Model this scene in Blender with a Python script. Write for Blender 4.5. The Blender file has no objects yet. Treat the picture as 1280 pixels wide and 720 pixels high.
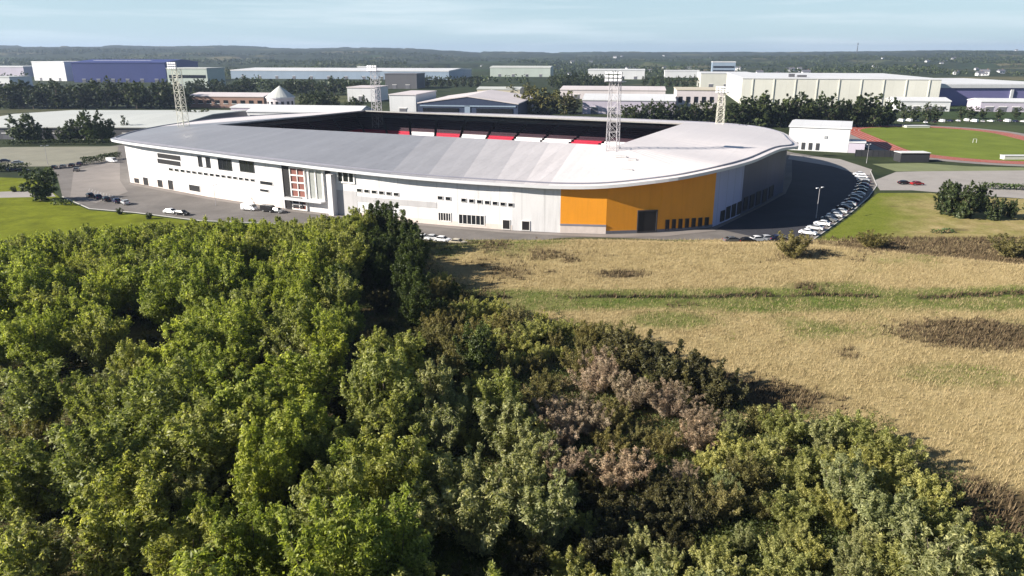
import bpy, bmesh, math, random
import numpy as np
from mathutils import Vector, Matrix, noise

random.seed(11)
RNG = np.random.default_rng(11)
SC = bpy.context.scene
COL = SC.collection
R = math.radians

# ------------------------------------------------------------------ camera model (drone, 45 m up)
F = 914.0
PITCH = math.atan((360 - 66.5) / F)
H = 45.0
CP, SP = math.cos(PITCH), math.sin(PITCH)


def ray(px, py):
    u, v = px - 640.0, py - 360.0
    return u, F * CP - v * SP, -F * SP - v * CP


def G(px, py, z=0.0):
    """where the sight line through a spot of the photograph meets the level z"""
    x, y, d = ray(px, py)
    t = (z - H) / d
    return (x * t, y * t)


def ratio(py):
    x, y, d = ray(640, py)
    return -d / y


def proj(x, y, z):
    d = y * CP + (H - z) * SP
    return 640 + F * x / d, 360 + F * ((H - z) * CP - y * SP) / d


def lerp(a, b, t):
    return a + (b - a) * t


def interp(tab, x):
    if x <= tab[0][0]:
        return tab[0][1]
    for (a, va), (b, vb) in zip(tab, tab[1:]):
        if x <= b:
            return va + (vb - va) * (x - a) / (b - a)
    return tab[-1][1]


def sstep(a, b, x):
    t = np.clip((x - a) / (b - a), 0, 1)
    return t * t * (3 - 2 * t)


# ------------------------------------------------------------------ materials
def new_mat(name):
    m = bpy.data.materials.new(name)
    m.use_nodes = True
    nt = m.node_tree
    return m, nt, nt.nodes['Principled BSDF']


def N(nt, kind, **kw):
    n = nt.nodes.new(kind)
    for k, v in kw.items():
        if k in n.inputs:
            n.inputs[k].default_value = v
        else:
            setattr(n, k, v)
    return n


def ramp(nt, src, stops):
    r = nt.nodes.new('ShaderNodeValToRGB')
    e = r.color_ramp.elements
    while len(e) < len(stops):
        e.new(0.5)
    for el, (p, c) in zip(e, stops):
        el.position = p
        el.color = (*c, 1)
    nt.links.new(src, r.inputs[0])
    return r.outputs[0]


def mix(nt, fac, a, b, mode='MIX'):
    n = nt.nodes.new('ShaderNodeMix')
    n.data_type = 'RGBA'
    n.blend_type = mode
    for i, v in ((0, fac), (6, a), (7, b)):
        if hasattr(v, 'links') or hasattr(v, 'is_linked'):
            nt.links.new(v, n.inputs[i])
        else:
            n.inputs[i].default_value = v if i == 0 else (*v, 1)
    return n.outputs[2]


def plain(name, c, rough=0.6, var=0.12, scale=0.35, metal=0.0, seam=None, spec=0.4, dirt=0.0):
    """a weathered paint, stone or metal: base colour, blotches, optional panel seams, optional grime"""
    m, nt, b = new_mat(name)
    tc = N(nt, 'ShaderNodeTexCoord')
    nz = N(nt, 'ShaderNodeTexNoise', Scale=scale, Detail=6.0, Roughness=0.65)
    nt.links.new(tc.outputs['Object'], nz.inputs['Vector'])
    lo = tuple(x * (1 - var) for x in c)
    hi = tuple(min(1, x * (1 + var)) for x in c)
    col = ramp(nt, nz.outputs[0], [(0.3, lo), (0.7, hi)])
    if dirt:
        n2 = N(nt, 'ShaderNodeTexNoise', Scale=0.9, Detail=4.0)
        mp = N(nt, 'ShaderNodeMapping')
        mp.inputs['Scale'].default_value = (1, 1, 0.12)
        nt.links.new(tc.outputs['Object'], mp.inputs[0])
        nt.links.new(mp.outputs[0], n2.inputs['Vector'])
        f = ramp(nt, n2.outputs[0], [(0.48, (0, 0, 0)), (0.75, (dirt, dirt, dirt))])
        col = mix(nt, f, col, tuple(x * 0.45 for x in c))
    if seam:
        ang, per, strength = seam
        mp = N(nt, 'ShaderNodeMapping')
        mp.inputs['Rotation'].default_value = (0, 0, ang)
        nt.links.new(tc.outputs['Object'], mp.inputs[0])
        sx = N(nt, 'ShaderNodeSeparateXYZ')
        nt.links.new(mp.outputs[0], sx.inputs[0])
        d = N(nt, 'ShaderNodeMath', operation='DIVIDE')
        d.inputs[1].default_value = per
        nt.links.new(sx.outputs[0], d.inputs[0])
        fr = N(nt, 'ShaderNodeMath', operation='FRACT')
        nt.links.new(d.outputs[0], fr.inputs[0])
        f = ramp(nt, fr.outputs[0], [(0.0, (strength,) * 3), (0.09, (0, 0, 0))])
        col = mix(nt, f, col, tuple(x * 0.4 for x in c))
        fl = N(nt, 'ShaderNodeMath', operation='FLOOR')
        nt.links.new(d.outputs[0], fl.inputs[0])
        wn = N(nt, 'ShaderNodeTexWhiteNoise', noise_dimensions='1D')
        nt.links.new(fl.outputs[0], wn.inputs['W'])
        g = ramp(nt, wn.outputs['Value'], [(0.0, (1 - strength * 0.3,) * 3), (1.0, (1, 1, 1))])
        col = mix(nt, 1.0, col, g, 'MULTIPLY')
    nt.links.new(col, b.inputs['Base Color'])
    b.inputs['Roughness'].default_value = rough
    b.inputs['Metallic'].default_value = metal
    b.inputs['Specular IOR Level'].default_value = spec
    return m


def leafy(name, c1, c2, c3, trans=0.3, tip=None):
    """leaves: a random colour per leaf, broad patches, a shift from plant to plant"""
    m, nt, b = new_mat(name)
    geo = N(nt, 'ShaderNodeNewGeometry')
    oi = N(nt, 'ShaderNodeObjectInfo')
    tc = N(nt, 'ShaderNodeTexCoord')
    nz = N(nt, 'ShaderNodeTexNoise', Scale=0.55, Detail=3.0)
    nt.links.new(tc.outputs['Object'], nz.inputs['Vector'])
    base = ramp(nt, nz.outputs[0], [(0.34, c1), (0.52, c2), (0.7, c3)])
    br = ramp(nt, geo.outputs['Random Per Island'], [(0, (0.62, 0.64, 0.6)), (0.55, (1.0, 1.0, 1.0)), (1, (1.7, 1.6, 1.5))])
    col = mix(nt, 1.0, base, br, 'MULTIPLY')
    ob = ramp(nt, oi.outputs['Random'], [(0, (0.84, 0.88, 0.82)), (0.5, (1, 1, 1)), (1, (1.16, 1.12, 1.02))])
    col = mix(nt, 1.0, col, ob, 'MULTIPLY')
    nt.links.new(col, b.inputs['Base Color'])
    b.inputs['Roughness'].default_value = 0.5
    b.inputs['Specular IOR Level'].default_value = 0.3
    t = N(nt, 'ShaderNodeBsdfTranslucent')
    tcol = mix(nt, 1.0, col, (1.25, 1.3, 0.6), 'MULTIPLY')
    nt.links.new(tcol, t.inputs[0])
    ms = N(nt, 'ShaderNodeMixShader')
    ms.inputs[0].default_value = trans
    nt.links.new(b.outputs[0], ms.inputs[1])
    nt.links.new(t.outputs[0], ms.inputs[2])
    nt.links.new(ms.outputs[0], nt.nodes['Material Output'].inputs[0])
    return m


FA = math.atan2(-0.416, 0.909)      # the stadium's long axis
M = {}
M['white_clad'] = plain('white_cladding', (0.66, 0.65, 0.66), 0.5, 0.05, 0.1, seam=(-FA, 6.0, 0.32), dirt=0.3)
M['white_side'] = plain('white_cladding_side', (0.72, 0.72, 0.73), 0.45, 0.04, 0.1, seam=(-(FA + math.pi / 2) + 0.15, 5.5, 0.5), dirt=0.1)
M['side_shade_blue'] = plain('shaded_blue_side_cladding', (0.36, 0.39, 0.58), 0.45, 0.06, 0.1, seam=(-(FA + math.pi / 2) + 0.15, 5.5, 0.5), dirt=0.1)  # blue tint of the shaded side put into the cladding colour
M['side_shade_dark'] = plain('shade_dark_side_cladding', (0.055, 0.066, 0.12), 0.45, 0.1, 0.1, seam=(-(FA + math.pi / 2) + 0.15, 5.5, 0.5), dirt=0.1)  # dark wall section, its tone deepened with the side's shade
M['grey_clad'] = plain('grey_cladding', (0.42, 0.41, 0.42), 0.55, 0.08, 0.2, seam=(-FA, 3.0, 0.2), dirt=0.15)
M['plinth'] = plain('buff_plinth', (0.60, 0.52, 0.48), 0.7, 0.1, 0.6, dirt=0.2)
M['orange'] = plain('orange_cladding', (0.74, 0.29, 0.018), 0.5, 0.05, 0.15, seam=(-FA, 2.4, 0.1), dirt=0.1)
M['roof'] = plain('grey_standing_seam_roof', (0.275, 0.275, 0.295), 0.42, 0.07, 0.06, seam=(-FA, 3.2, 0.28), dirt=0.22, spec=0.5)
M['roof_pale'] = plain('pale_roof_panels', (0.68, 0.63, 0.625), 0.5, 0.04, 0.05, seam=(-FA, 3.2, 0.14), dirt=0.12)  # even pale tone of the corner, side and rear roofs
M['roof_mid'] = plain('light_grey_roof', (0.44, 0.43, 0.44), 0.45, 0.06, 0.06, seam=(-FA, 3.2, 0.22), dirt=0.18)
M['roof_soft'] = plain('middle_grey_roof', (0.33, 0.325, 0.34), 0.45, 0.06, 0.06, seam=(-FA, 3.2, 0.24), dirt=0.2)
M['fascia'] = plain('white_fascia', (0.60, 0.60, 0.62), 0.4, 0.05, 0.2)
M['soffit'] = plain('soffit_metal', (0.16, 0.16, 0.18), 0.6, 0.1, 0.3)
M['gutter'] = plain('gutter_metal', (0.20, 0.20, 0.24), 0.5, 0.1, 0.3)
M['glass'] = plain('dark_glass', (0.012, 0.014, 0.018), 0.12, 0.2, 0.5, spec=0.6)
M['glass_grey'] = plain('grey_glass', (0.30, 0.31, 0.30), 0.15, 0.15, 0.4, spec=0.6)
M['frame_w'] = plain('white_frame', (0.72, 0.70, 0.68), 0.4, 0.05, 1)
M['frame_d'] = plain('dark_frame', (0.04, 0.04, 0.045), 0.5, 0.1, 1)
M['door_d'] = plain('dark_door', (0.012, 0.011, 0.012), 0.5, 0.2, 0.6)
M['red_panel'] = plain('red_panel', (0.20, 0.075, 0.06), 0.5, 0.1, 0.8)
M['seat_red'] = plain('red_seats', (0.42, 0.018, 0.05), 0.5, 0.18, 2.5)
M['seat_white'] = plain('white_seats', (0.72, 0.70, 0.72), 0.5, 0.12, 2.5)
M['seat_roof_shade'] = plain('roof_shaded_upper_seats', (0.035, 0.012, 0.022), 0.5, 0.18, 2.5)  # shade under the stand roofs put into the upper rows' colour
M['concrete'] = plain('concrete', (0.32, 0.31, 0.30), 0.85, 0.15, 0.8)
M['pitch'] = plain('pitch_turf', (0.05, 0.10, 0.02), 0.9, 0.15, 0.1)
M['galv'] = plain('galvanised_steel', (0.42, 0.40, 0.42), 0.45, 0.1, 1.0, metal=0.25)
M['galv_b'] = plain('pale_painted_steel', (0.66, 0.64, 0.54), 0.5, 0.1, 1.0)
M['lamp'] = plain('lamp_glass', (0.72, 0.72, 0.75), 0.2, 0.05, 2.0)
M['asphalt'] = plain('worn_asphalt', (0.165, 0.15, 0.14), 0.9, 0.22, 0.09, spec=0.2, dirt=0.25)
M['asphalt_shade'] = plain('shadow_dark_asphalt', (0.032, 0.032, 0.040), 0.9, 0.2, 0.12)  # stadium's cast shadow put into this asphalt tone
M['paving'] = plain('pale_paving', (0.22, 0.195, 0.18), 0.9, 0.14, 0.15)
M['road_pale'] = plain('pale_concrete_road', (0.30, 0.275, 0.255), 0.9, 0.12, 0.12)
M['kerb'] = plain('kerb_stone', (0.45, 0.44, 0.42), 0.85, 0.1, 0.8)
M['paint'] = plain('road_paint', (0.5, 0.5, 0.49), 0.7, 0.12, 1.2)
M['track'] = plain('red_running_track', (0.34, 0.07, 0.04), 0.85, 0.14, 0.12)
M['lawn'] = plain('mown_lawn', (0.145, 0.165, 0.014), 0.95, 0.35, 0.13, spec=0.05, dirt=0.35)
M['infield'] = plain('infield_turf', (0.14, 0.175, 0.03), 0.95, 0.22, 0.05, spec=0.05, dirt=0.2)
M['bark'] = plain('bark', (0.10, 0.08, 0.06), 0.9, 0.3, 2.0)
M['twig'] = plain('grey_twig', (0.20, 0.16, 0.13), 0.9, 0.3, 2.0)
for k, c in dict(blue=(0.04, 0.055, 0.20), lilac=(0.46, 0.42, 0.50), cream=(0.60, 0.59, 0.53), white=(0.64, 0.64, 0.65),
                 grey=(0.30, 0.31, 0.33), dgrey=(0.10, 0.10, 0.11), greenish=(0.42, 0.47, 0.42), steel=(0.26, 0.33, 0.42),
                 navy=(0.03, 0.045, 0.09), brick=(0.28, 0.17, 0.13), pink=(0.62, 0.56, 0.56), roofgrey=(0.52, 0.53, 0.50),
                 purple=(0.17, 0.16, 0.33), slate=(0.14, 0.14, 0.16), tile=(0.30, 0.15, 0.10), sand=(0.55, 0.49, 0.38)).items():
    M[k] = plain(k + '_building_finish', c, 0.6, 0.07, 0.03, seam=(0.0, 9.0, 0.14), dirt=0.08)
for k, c in dict(white=(0.78, 0.78, 0.80), silver=(0.45, 0.46, 0.48), black=(0.012, 0.012, 0.014), navy=(0.015, 0.02, 0.06),
                 red=(0.28, 0.02, 0.02), grey=(0.12, 0.125, 0.13), beige=(0.45, 0.40, 0.30)).items():
    M['car_' + k] = plain('car_paint_' + k, c, 0.22, 0.04, 0.6, spec=0.6)
M['tyre'] = plain('tyre_rubber', (0.02, 0.02, 0.02), 0.85, 0.1, 3)
M['rim'] = plain('wheel_alloy', (0.45, 0.45, 0.46), 0.3, 0.1, 3, metal=0.6)
M['taillamp'] = plain('red_lamp_lens', (0.35, 0.01, 0.01), 0.2, 0.05, 3)
L = {}
L['bright'] = leafy('bright_green_leaves', (0.195, 0.235, 0.052), (0.295, 0.335, 0.078), (0.41, 0.43, 0.155), 0.52)
L['mid'] = leafy('mid_green_leaves', (0.175, 0.20, 0.055), (0.275, 0.295, 0.095), (0.39, 0.395, 0.175), 0.5)
L['dark'] = leafy('dark_green_leaves', (0.035, 0.05, 0.014), (0.06, 0.085, 0.02), (0.10, 0.13, 0.03), 0.3)
L['willow'] = leafy('grey_green_leaves', (0.205, 0.22, 0.098), (0.31, 0.32, 0.158), (0.435, 0.435, 0.255), 0.45)
L['olive'] = leafy('olive_leaves', (0.25, 0.255, 0.085), (0.36, 0.36, 0.14), (0.49, 0.475, 0.235), 0.48)
L['scrub'] = leafy('brownish_scrub_leaves', (0.13, 0.115, 0.045), (0.20, 0.18, 0.07), (0.28, 0.25, 0.11), 0.35)
L['darkscrub'] = leafy('shade_dark_scrub_leaves', (0.045, 0.043, 0.018), (0.075, 0.07, 0.027), (0.115, 0.105, 0.042), 0.25)  # shade of hollows and gaps put into the leaf colour
L['under'] = leafy('undergrowth_leaves', (0.045, 0.06, 0.018), (0.075, 0.095, 0.026), (0.115, 0.135, 0.045), 0.3)
L['dead'] = leafy('dry_pinkish_brush', (0.23, 0.165, 0.12), (0.34, 0.26, 0.19), (0.46, 0.37, 0.29), 0.25)
L['far'] = leafy('far_tree_leaves', (0.03, 0.046, 0.018), (0.055, 0.075, 0.028), (0.09, 0.108, 0.042), 0.2)
L['farlight'] = leafy('far_yellowish_leaves', (0.08, 0.085, 0.025), (0.13, 0.13, 0.045), (0.19, 0.17, 0.075), 0.15)
L['farbright'] = leafy('far_green_leaves', (0.04, 0.065, 0.02), (0.07, 0.10, 0.03), (0.11, 0.14, 0.05), 0.15)


# ------------------------------------------------------------------ object helpers
class MB:
    def __init__(s):
        s.v, s.f = [], []

    def add(s, vs, fs):
        o = len(s.v)
        s.v += [tuple(v) for v in vs]
        s.f += [tuple(i + o for i in f) for f in fs]
        return s

    def box(s, c, d, rz=0.0):
        cx, cy, cz = c
        x, y, z = d[0] / 2, d[1] / 2, d[2] / 2
        ca, sa = math.cos(rz), math.sin(rz)
        vs = [(cx + a * x * ca - b * y * sa, cy + a * x * sa + b * y * ca, cz + k * z)
              for k in (-1, 1) for a, b in ((-1, -1), (1, -1), (1, 1), (-1, 1))]
        return s.add(vs, [(3, 2, 1, 0), (4, 5, 6, 7), (0, 1, 5, 4), (1, 2, 6, 5), (2, 3, 7, 6), (3, 0, 4, 7)])

    def prism(s, poly, z0, z1):
        n = len(poly)
        vs = [(p[0], p[1], z0) for p in poly] + [(p[0], p[1], z1) for p in poly]
        fs = [tuple(range(n - 1, -1, -1)), tuple(range(n, 2 * n))]
        fs += [(i, (i + 1) % n, n + (i + 1) % n, n + i) for i in range(n)]
        return s.add(vs, fs)

    def tube(s, p0, p1, r0, r1=None, n=6):
        r1 = r0 if r1 is None else r1
        p0, p1 = Vector(p0), Vector(p1)
        d = (p1 - p0).normalized()
        a = d.orthogonal().normalized()
        b = d.cross(a)
        vs = []
        for p, r in ((p0, r0), (p1, r1)):
            for i in range(n):
                t = 2 * math.pi * i / n
                vs.append(p + a * (math.cos(t) * r) + b * (math.sin(t) * r))
        fs = [(i, (i + 1) % n, n + (i + 1) % n, n + i) for i in range(n)]
        fs += [tuple(range(n - 1, -1, -1)), tuple(range(n, 2 * n))]
        return s.add(vs, fs)

    def mesh(s, name):
        me = bpy.data.meshes.new(name)
        me.from_pydata(s.v, [], s.f)
        me.update()
        return me

    def build(s, name, mat, parent=None, origin=None):
        if origin is not None:
            s.v = [(a - origin[0], b - origin[1], c - origin[2]) for a, b, c in s.v]
        return link(name, s.mesh(name), mat, parent)


def link(name, me, mat, parent=None):
    if mat is not None and not me.materials:
        me.materials.append(mat)
    o = bpy.data.objects.new(name, me)
    COL.objects.link(o)
    if parent is not None:
        o.parent = parent
    return o


def thing(name, label, cat, loc=(0, 0, 0), rz=0.0, group=None):
    o = bpy.data.objects.new(name, None)
    COL.objects.link(o)
    o.location = loc
    o.rotation_euler = (0, 0, rz)
    o.empty_display_size = 0.5
    return tag(o, label, cat, group)


def tag(o, label, cat, group=None):
    if label:
        o['label'] = label
    o['category'] = cat
    if group:
        o['group'] = group
    return o


def struct(o, kind='structure'):
    o['kind'] = kind
    return o


def dup(root, loc, rz=0.0, scale=1.0, label=None, group=None):
    r = root.copy()
    COL.objects.link(r)
    r.location = loc
    r.rotation_euler = (0, 0, rz)
    r.scale = (scale,) * 3 if not isinstance(scale, tuple) else scale
    if label:
        r['label'] = label
    if group:
        r['group'] = group
    for ch in list(root.children):
        c = ch.copy()
        COL.objects.link(c)
        c.parent = r
        for g in list(ch.children):
            d = g.copy()
            COL.objects.link(d)
            d.parent = c
    return r


def np_mesh(name, verts, k):
    """a mesh of loose k-gons; verts is (n*k, 3)"""
    n = len(verts) // k
    me = bpy.data.meshes.new(name)
    me.vertices.add(n * k)
    me.vertices.foreach_set('co', np.ascontiguousarray(verts, dtype=np.float32).ravel())
    me.loops.add(n * k)
    me.loops.foreach_set('vertex_index', np.arange(n * k, dtype=np.int32))
    me.polygons.add(n)
    me.polygons.foreach_set('loop_start', np.arange(n, dtype=np.int32) * k)
    me.update(calc_edges=True)
    return me


def grid_mesh(name, P):
    """P is (rows, cols, 3)"""
    a, b = P.shape[:2]
    me = bpy.data.meshes.new(name)
    idx = np.arange(a * b).reshape(a, b)
    q = np.stack([idx[:-1, :-1], idx[:-1, 1:], idx[1:, 1:], idx[1:, :-1]], -1).reshape(-1, 4)
    me.vertices.add(a * b)
    me.vertices.foreach_set('co', P.reshape(-1).astype(np.float32))
    me.loops.add(q.size)
    me.loops.foreach_set('vertex_index', q.ravel().astype(np.int32))
    me.polygons.add(len(q))
    me.polygons.foreach_set('loop_start', np.arange(len(q), dtype=np.int32) * 4)
    me.polygons.foreach_set('use_smooth', np.ones(len(q), dtype=bool))
    me.update(calc_edges=True)
    return me


ORD = ['first', 'second', 'third', 'fourth', 'fifth', 'sixth', 'seventh', 'eighth', 'ninth', 'tenth', 'eleventh', 'twelfth',
       'thirteenth', 'fourteenth', 'fifteenth', 'sixteenth', 'seventeenth', 'eighteenth', 'nineteenth', 'twentieth',
       'twenty-first', 'twenty-second', 'twenty-third', 'twenty-fourth', 'twenty-fifth', 'twenty-sixth', 'twenty-seventh',
       'twenty-eighth', 'twenty-ninth', 'thirtieth']


def vnoise(x, y, s, seed=0):
    """cheap vectorised value noise"""
    x = np.asarray(x) * s + seed * 17.3
    y = np.asarray(y) * s + seed * 5.7
    xi, yi = np.floor(x), np.floor(y)
    fx, fy = x - xi, y - yi
    fx, fy = fx * fx * (3 - 2 * fx), fy * fy * (3 - 2 * fy)

    def h(a, b):
        t = np.sin(a * 127.1 + b * 311.7 + seed * 3.1) * 43758.5453
        return t - np.floor(t)
    return ((h(xi, yi) * (1 - fx) + h(xi + 1, yi) * fx) * (1 - fy)
            + (h(xi, yi + 1) * (1 - fx) + h(xi + 1, yi + 1) * fx) * fy)


def fbm(x, y, s, seed=0, o=4):
    t, a, n = 0, 0.5, 0
    for i in range(o):
        t = t + a * vnoise(x, y, s * 2 ** i, seed + i)
        n += a
        a *= 0.5
    return t / n

# ------------------------------------------------------------------ camera, sun, sky
cam = bpy.data.objects.new('camera', bpy.data.cameras.new('camera'))
COL.objects.link(cam)
cam.location = (0, 0, H)
cam.rotation_euler = (math.pi / 2 - PITCH, 0, 0)
cam.data.sensor_width = 36
cam.data.lens = 36 * F / 1280
cam.data.clip_start = 0.5
cam.data.clip_end = 40000
SC.camera = cam

SUN_EL = R(26.5)
SUN_AZ = R(-104)            # clockwise from +Y: the sun stands left of the picture, a little behind the camera
sdir = Vector((math.sin(SUN_AZ) * math.cos(SUN_EL), math.cos(SUN_AZ) * math.cos(SUN_EL), math.sin(SUN_EL)))
sun = bpy.data.objects.new('sun', bpy.data.lights.new('sun', 'SUN'))
COL.objects.link(sun)
sun.location = (-60, 0, 80)
sun.rotation_euler = (-sdir).to_track_quat('-Z', 'Y').to_euler()
sun.data.energy = 5.0
sun.data.angle = R(0.5)
sun.data.color = (1.0, 0.93, 0.82)

w = bpy.data.worlds.new('World')
SC.world = w
w.use_nodes = True
nt = w.node_tree
bg = nt.nodes['Background']
sky = nt.nodes.new('ShaderNodeTexSky')
sky.sky_type = 'NISHITA'
sky.sun_disc = False
sky.sun_elevation = SUN_EL
sky.sun_rotation = SUN_AZ % (2 * math.pi)
sky.altitude = 60
sky.air_density = 0.8
sky.dust_density = 0.0
sky.ozone_density = 1.6
# thin streaks of cloud
tc = nt.nodes.new('ShaderNodeTexCoord')
mp = nt.nodes.new('ShaderNodeMapping')
mp.inputs['Scale'].default_value = (1.0, 1.0, 16.0)
nt.links.new(tc.outputs['Generated'], mp.inputs[0])
nz = N(nt, 'ShaderNodeTexNoise', Scale=3.2, Detail=7.0, Roughness=0.55)
nt.links.new(mp.outputs[0], nz.inputs['Vector'])
cf0 = ramp(nt, nz.outputs[0], [(0.47, (0, 0, 0)), (0.70, (0.75, 0.75, 0.75))])
sz = N(nt, 'ShaderNodeSeparateXYZ')
nt.links.new(tc.outputs['Generated'], sz.inputs[0])
cf = mix(nt, 1.0, cf0, ramp(nt, sz.outputs[2], [(0, (1, 1, 1)), (0.3, (0.1, 0.1, 0.1))]), 'MULTIPLY')
low_air = ramp(nt, sz.outputs[2], [(0.0, (0.9, 0.9, 0.9)), (0.06, (0.75, 0.75, 0.75)), (0.15, (0, 0, 0))])
veil = mix(nt, low_air, sky.outputs[0], (5.2, 7.0, 7.9))
cc = mix(nt, cf, veil, (7.6, 8.8, 9.4))
nt.links.new(cc, bg.inputs[0])
bg.inputs[1].default_value = 0.05

vs = SC.view_settings
vs.view_transform = 'Standard'
vs.look = 'None'
vs.gamma = 1.0
vs.use_curve_mapping = False
vs.exposure = 1.15
SC.cycles.use_denoising = True
SC.cycles.max_bounces = 6
SC.cycles.diffuse_bounces = 4
SC.cycles.glossy_bounces = 2
SC.cycles.transmission_bounces = 3
SC.cycles.transparent_max_bounces = 4
SC.cycles.volume_bounces = 0


# ------------------------------------------------------------------ terrain
def mound(x, y):
    """a low grassy bank between the camera and the stadium's apron"""
    x, y = np.asarray(x, float), np.asarray(y, float)
    yr = 166 - np.maximum(0, x - 62) * 0.42 + 1.2 * np.sin(x * 0.09)
    s = yr - y
    back = 2.3 * sstep(-13, 0, s)
    front = 2.3 - 1.2 * sstep(0, 22, s)
    hh = np.where(s < 0, back, front)
    hh = hh + 0.35 * (fbm(x, y, 0.06, 3) - 0.5) * sstep(-6, 4, s)
    hh = hh * sstep(-190, -90, x) * (0.5 + 0.5 * sstep(-62, -28, x)) * (1 - sstep(150, 240, x)) * sstep(-40, 0, y)
    return hh


def hill(x, y):
    x, y = np.asarray(x, float), np.asarray(y, float)
    r = np.hypot(x, y)
    a = np.degrees(np.arctan2(x, y))
    # ridge skyline heights by bearing
    ra = np.array([-180, -60, -42, -35, -30, -27, -24, -20, -15, -11, -7, -3, 2, 8, 14, 20, 26, 30, 36, 60, 180])
    rh = np.array([44, 48, 72, 76, 84, 88, 80, 82, 78, 84, 72, 48, 40, 44, 40, 42, 48, 54, 50, 42, 42])
    top = np.interp(a, ra, rh)
    g = sstep(2600, 6500, r) * (1 - 0.15 * sstep(6500, 12000, r))
    und = 16 * (fbm(x, y, 1 / 900.0, 9) - 0.5) * sstep(1600, 4000, r)
    wood = (fbm(x, y, 1 / 420.0, 21) > 0.52) * sstep(1500, 2600, r)
    crowns = wood * (7 + 6 * vnoise(x, y, 1 / 35.0, 30))
    return g * top * (0.82 + 0.36 * fbm(x, y, 1 / 1500.0, 5)) + und + crowns - 0.0


ang = np.radians(np.concatenate([np.arange(-180, -48, 4.0), np.arange(-48, 48, 0.3), np.arange(48, 181, 4.0)]))
ang[-1] = math.pi
rad = np.concatenate([[0.01], np.geomspace(6, 10800, 246)])
RR, AA = np.meshgrid(rad, ang, indexing='ij')
XX, YY = RR * np.sin(AA), RR * np.cos(AA)
ZZ = mound(XX, YY) + np.where(RR > 1500, hill(XX, YY), 0)
me = grid_mesh('ground', np.stack([XX, YY, ZZ], -1))

m, nt, b = new_mat('countryside')
tc = N(nt, 'ShaderNodeTexCoord')
n1 = N(nt, 'ShaderNodeTexVoronoi', Scale=0.0042)
mp = N(nt, 'ShaderNodeMapping')
mp.inputs['Scale'].default_value = (1, 0.55, 1)
mp.inputs['Rotation'].default_value = (0, 0, 0.35)
nt.links.new(tc.outputs['Object'], mp.inputs[0])
nt.links.new(mp.outputs[0], n1.inputs['Vector'])
sep = N(nt, 'ShaderNodeSeparateColor')
nt.links.new(n1.outputs['Color'], sep.inputs[0])
fields = ramp(nt, sep.outputs[0], [(0.0, (0.03, 0.05, 0.02)), (0.3, (0.05, 0.075, 0.025)), (0.55, (0.075, 0.085, 0.035)), (0.8, (0.14, 0.125, 0.065)), (0.92, (0.03, 0.045, 0.02))])
n2 = N(nt, 'ShaderNodeTexNoise', Scale=0.0028, Detail=8.0, Roughness=0.6)
nt.links.new(tc.outputs['Object'], n2.inputs['Vector'])
wf = ramp(nt, n2.outputs[0], [(0.40, (0, 0, 0)), (0.47, (1, 1, 1))])
n3 = N(nt, 'ShaderNodeTexNoise', Scale=0.03, Detail=6.0, Roughness=0.7)
nt.links.new(tc.outputs['Object'], n3.inputs['Vector'])
wcol = ramp(nt, n3.outputs[0], [(0.3, (0.014, 0.024, 0.012)), (0.7, (0.05, 0.062, 0.025))])
col = mix(nt, wf, fields, wcol)
n4 = N(nt, 'ShaderNodeTexNoise', Scale=0.35, Detail=6.0, Roughness=0.7)
nt.links.new(tc.outputs['Object'], n4.inputs['Vector'])
v4 = ramp(nt, n4.outputs[0], [(0.3, (0.75, 0.75, 0.75)), (0.7, (1.2, 1.2, 1.2))])
col = mix(nt, 1.0, col, v4, 'MULTIPLY')
nt.links.new(col, b.inputs['Base Color'])
b.inputs['Roughness'].default_value = 1.0
b.inputs['Specular IOR Level'].default_value = 0.1
struct(link('ground', me, m))


# the bank and the rough grassland in front of the stadium: cover painted in patches (green, bracken, bare soil, shrub shade)
def ell(x, y, px, py, rx, ry, rot=0.0):
    """soft elliptical patch of ground, given where it lies"""
    cx, cy = G(px, py, 1.2)
    c, s = math.cos(rot), math.sin(rot)
    dx, dy = x - cx, y - cy
    return 1 - sstep(0.55, 1.15, np.sqrt(((dx * c + dy * s) / rx) ** 2 + ((-dx * s + dy * c) / ry) ** 2))


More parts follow.
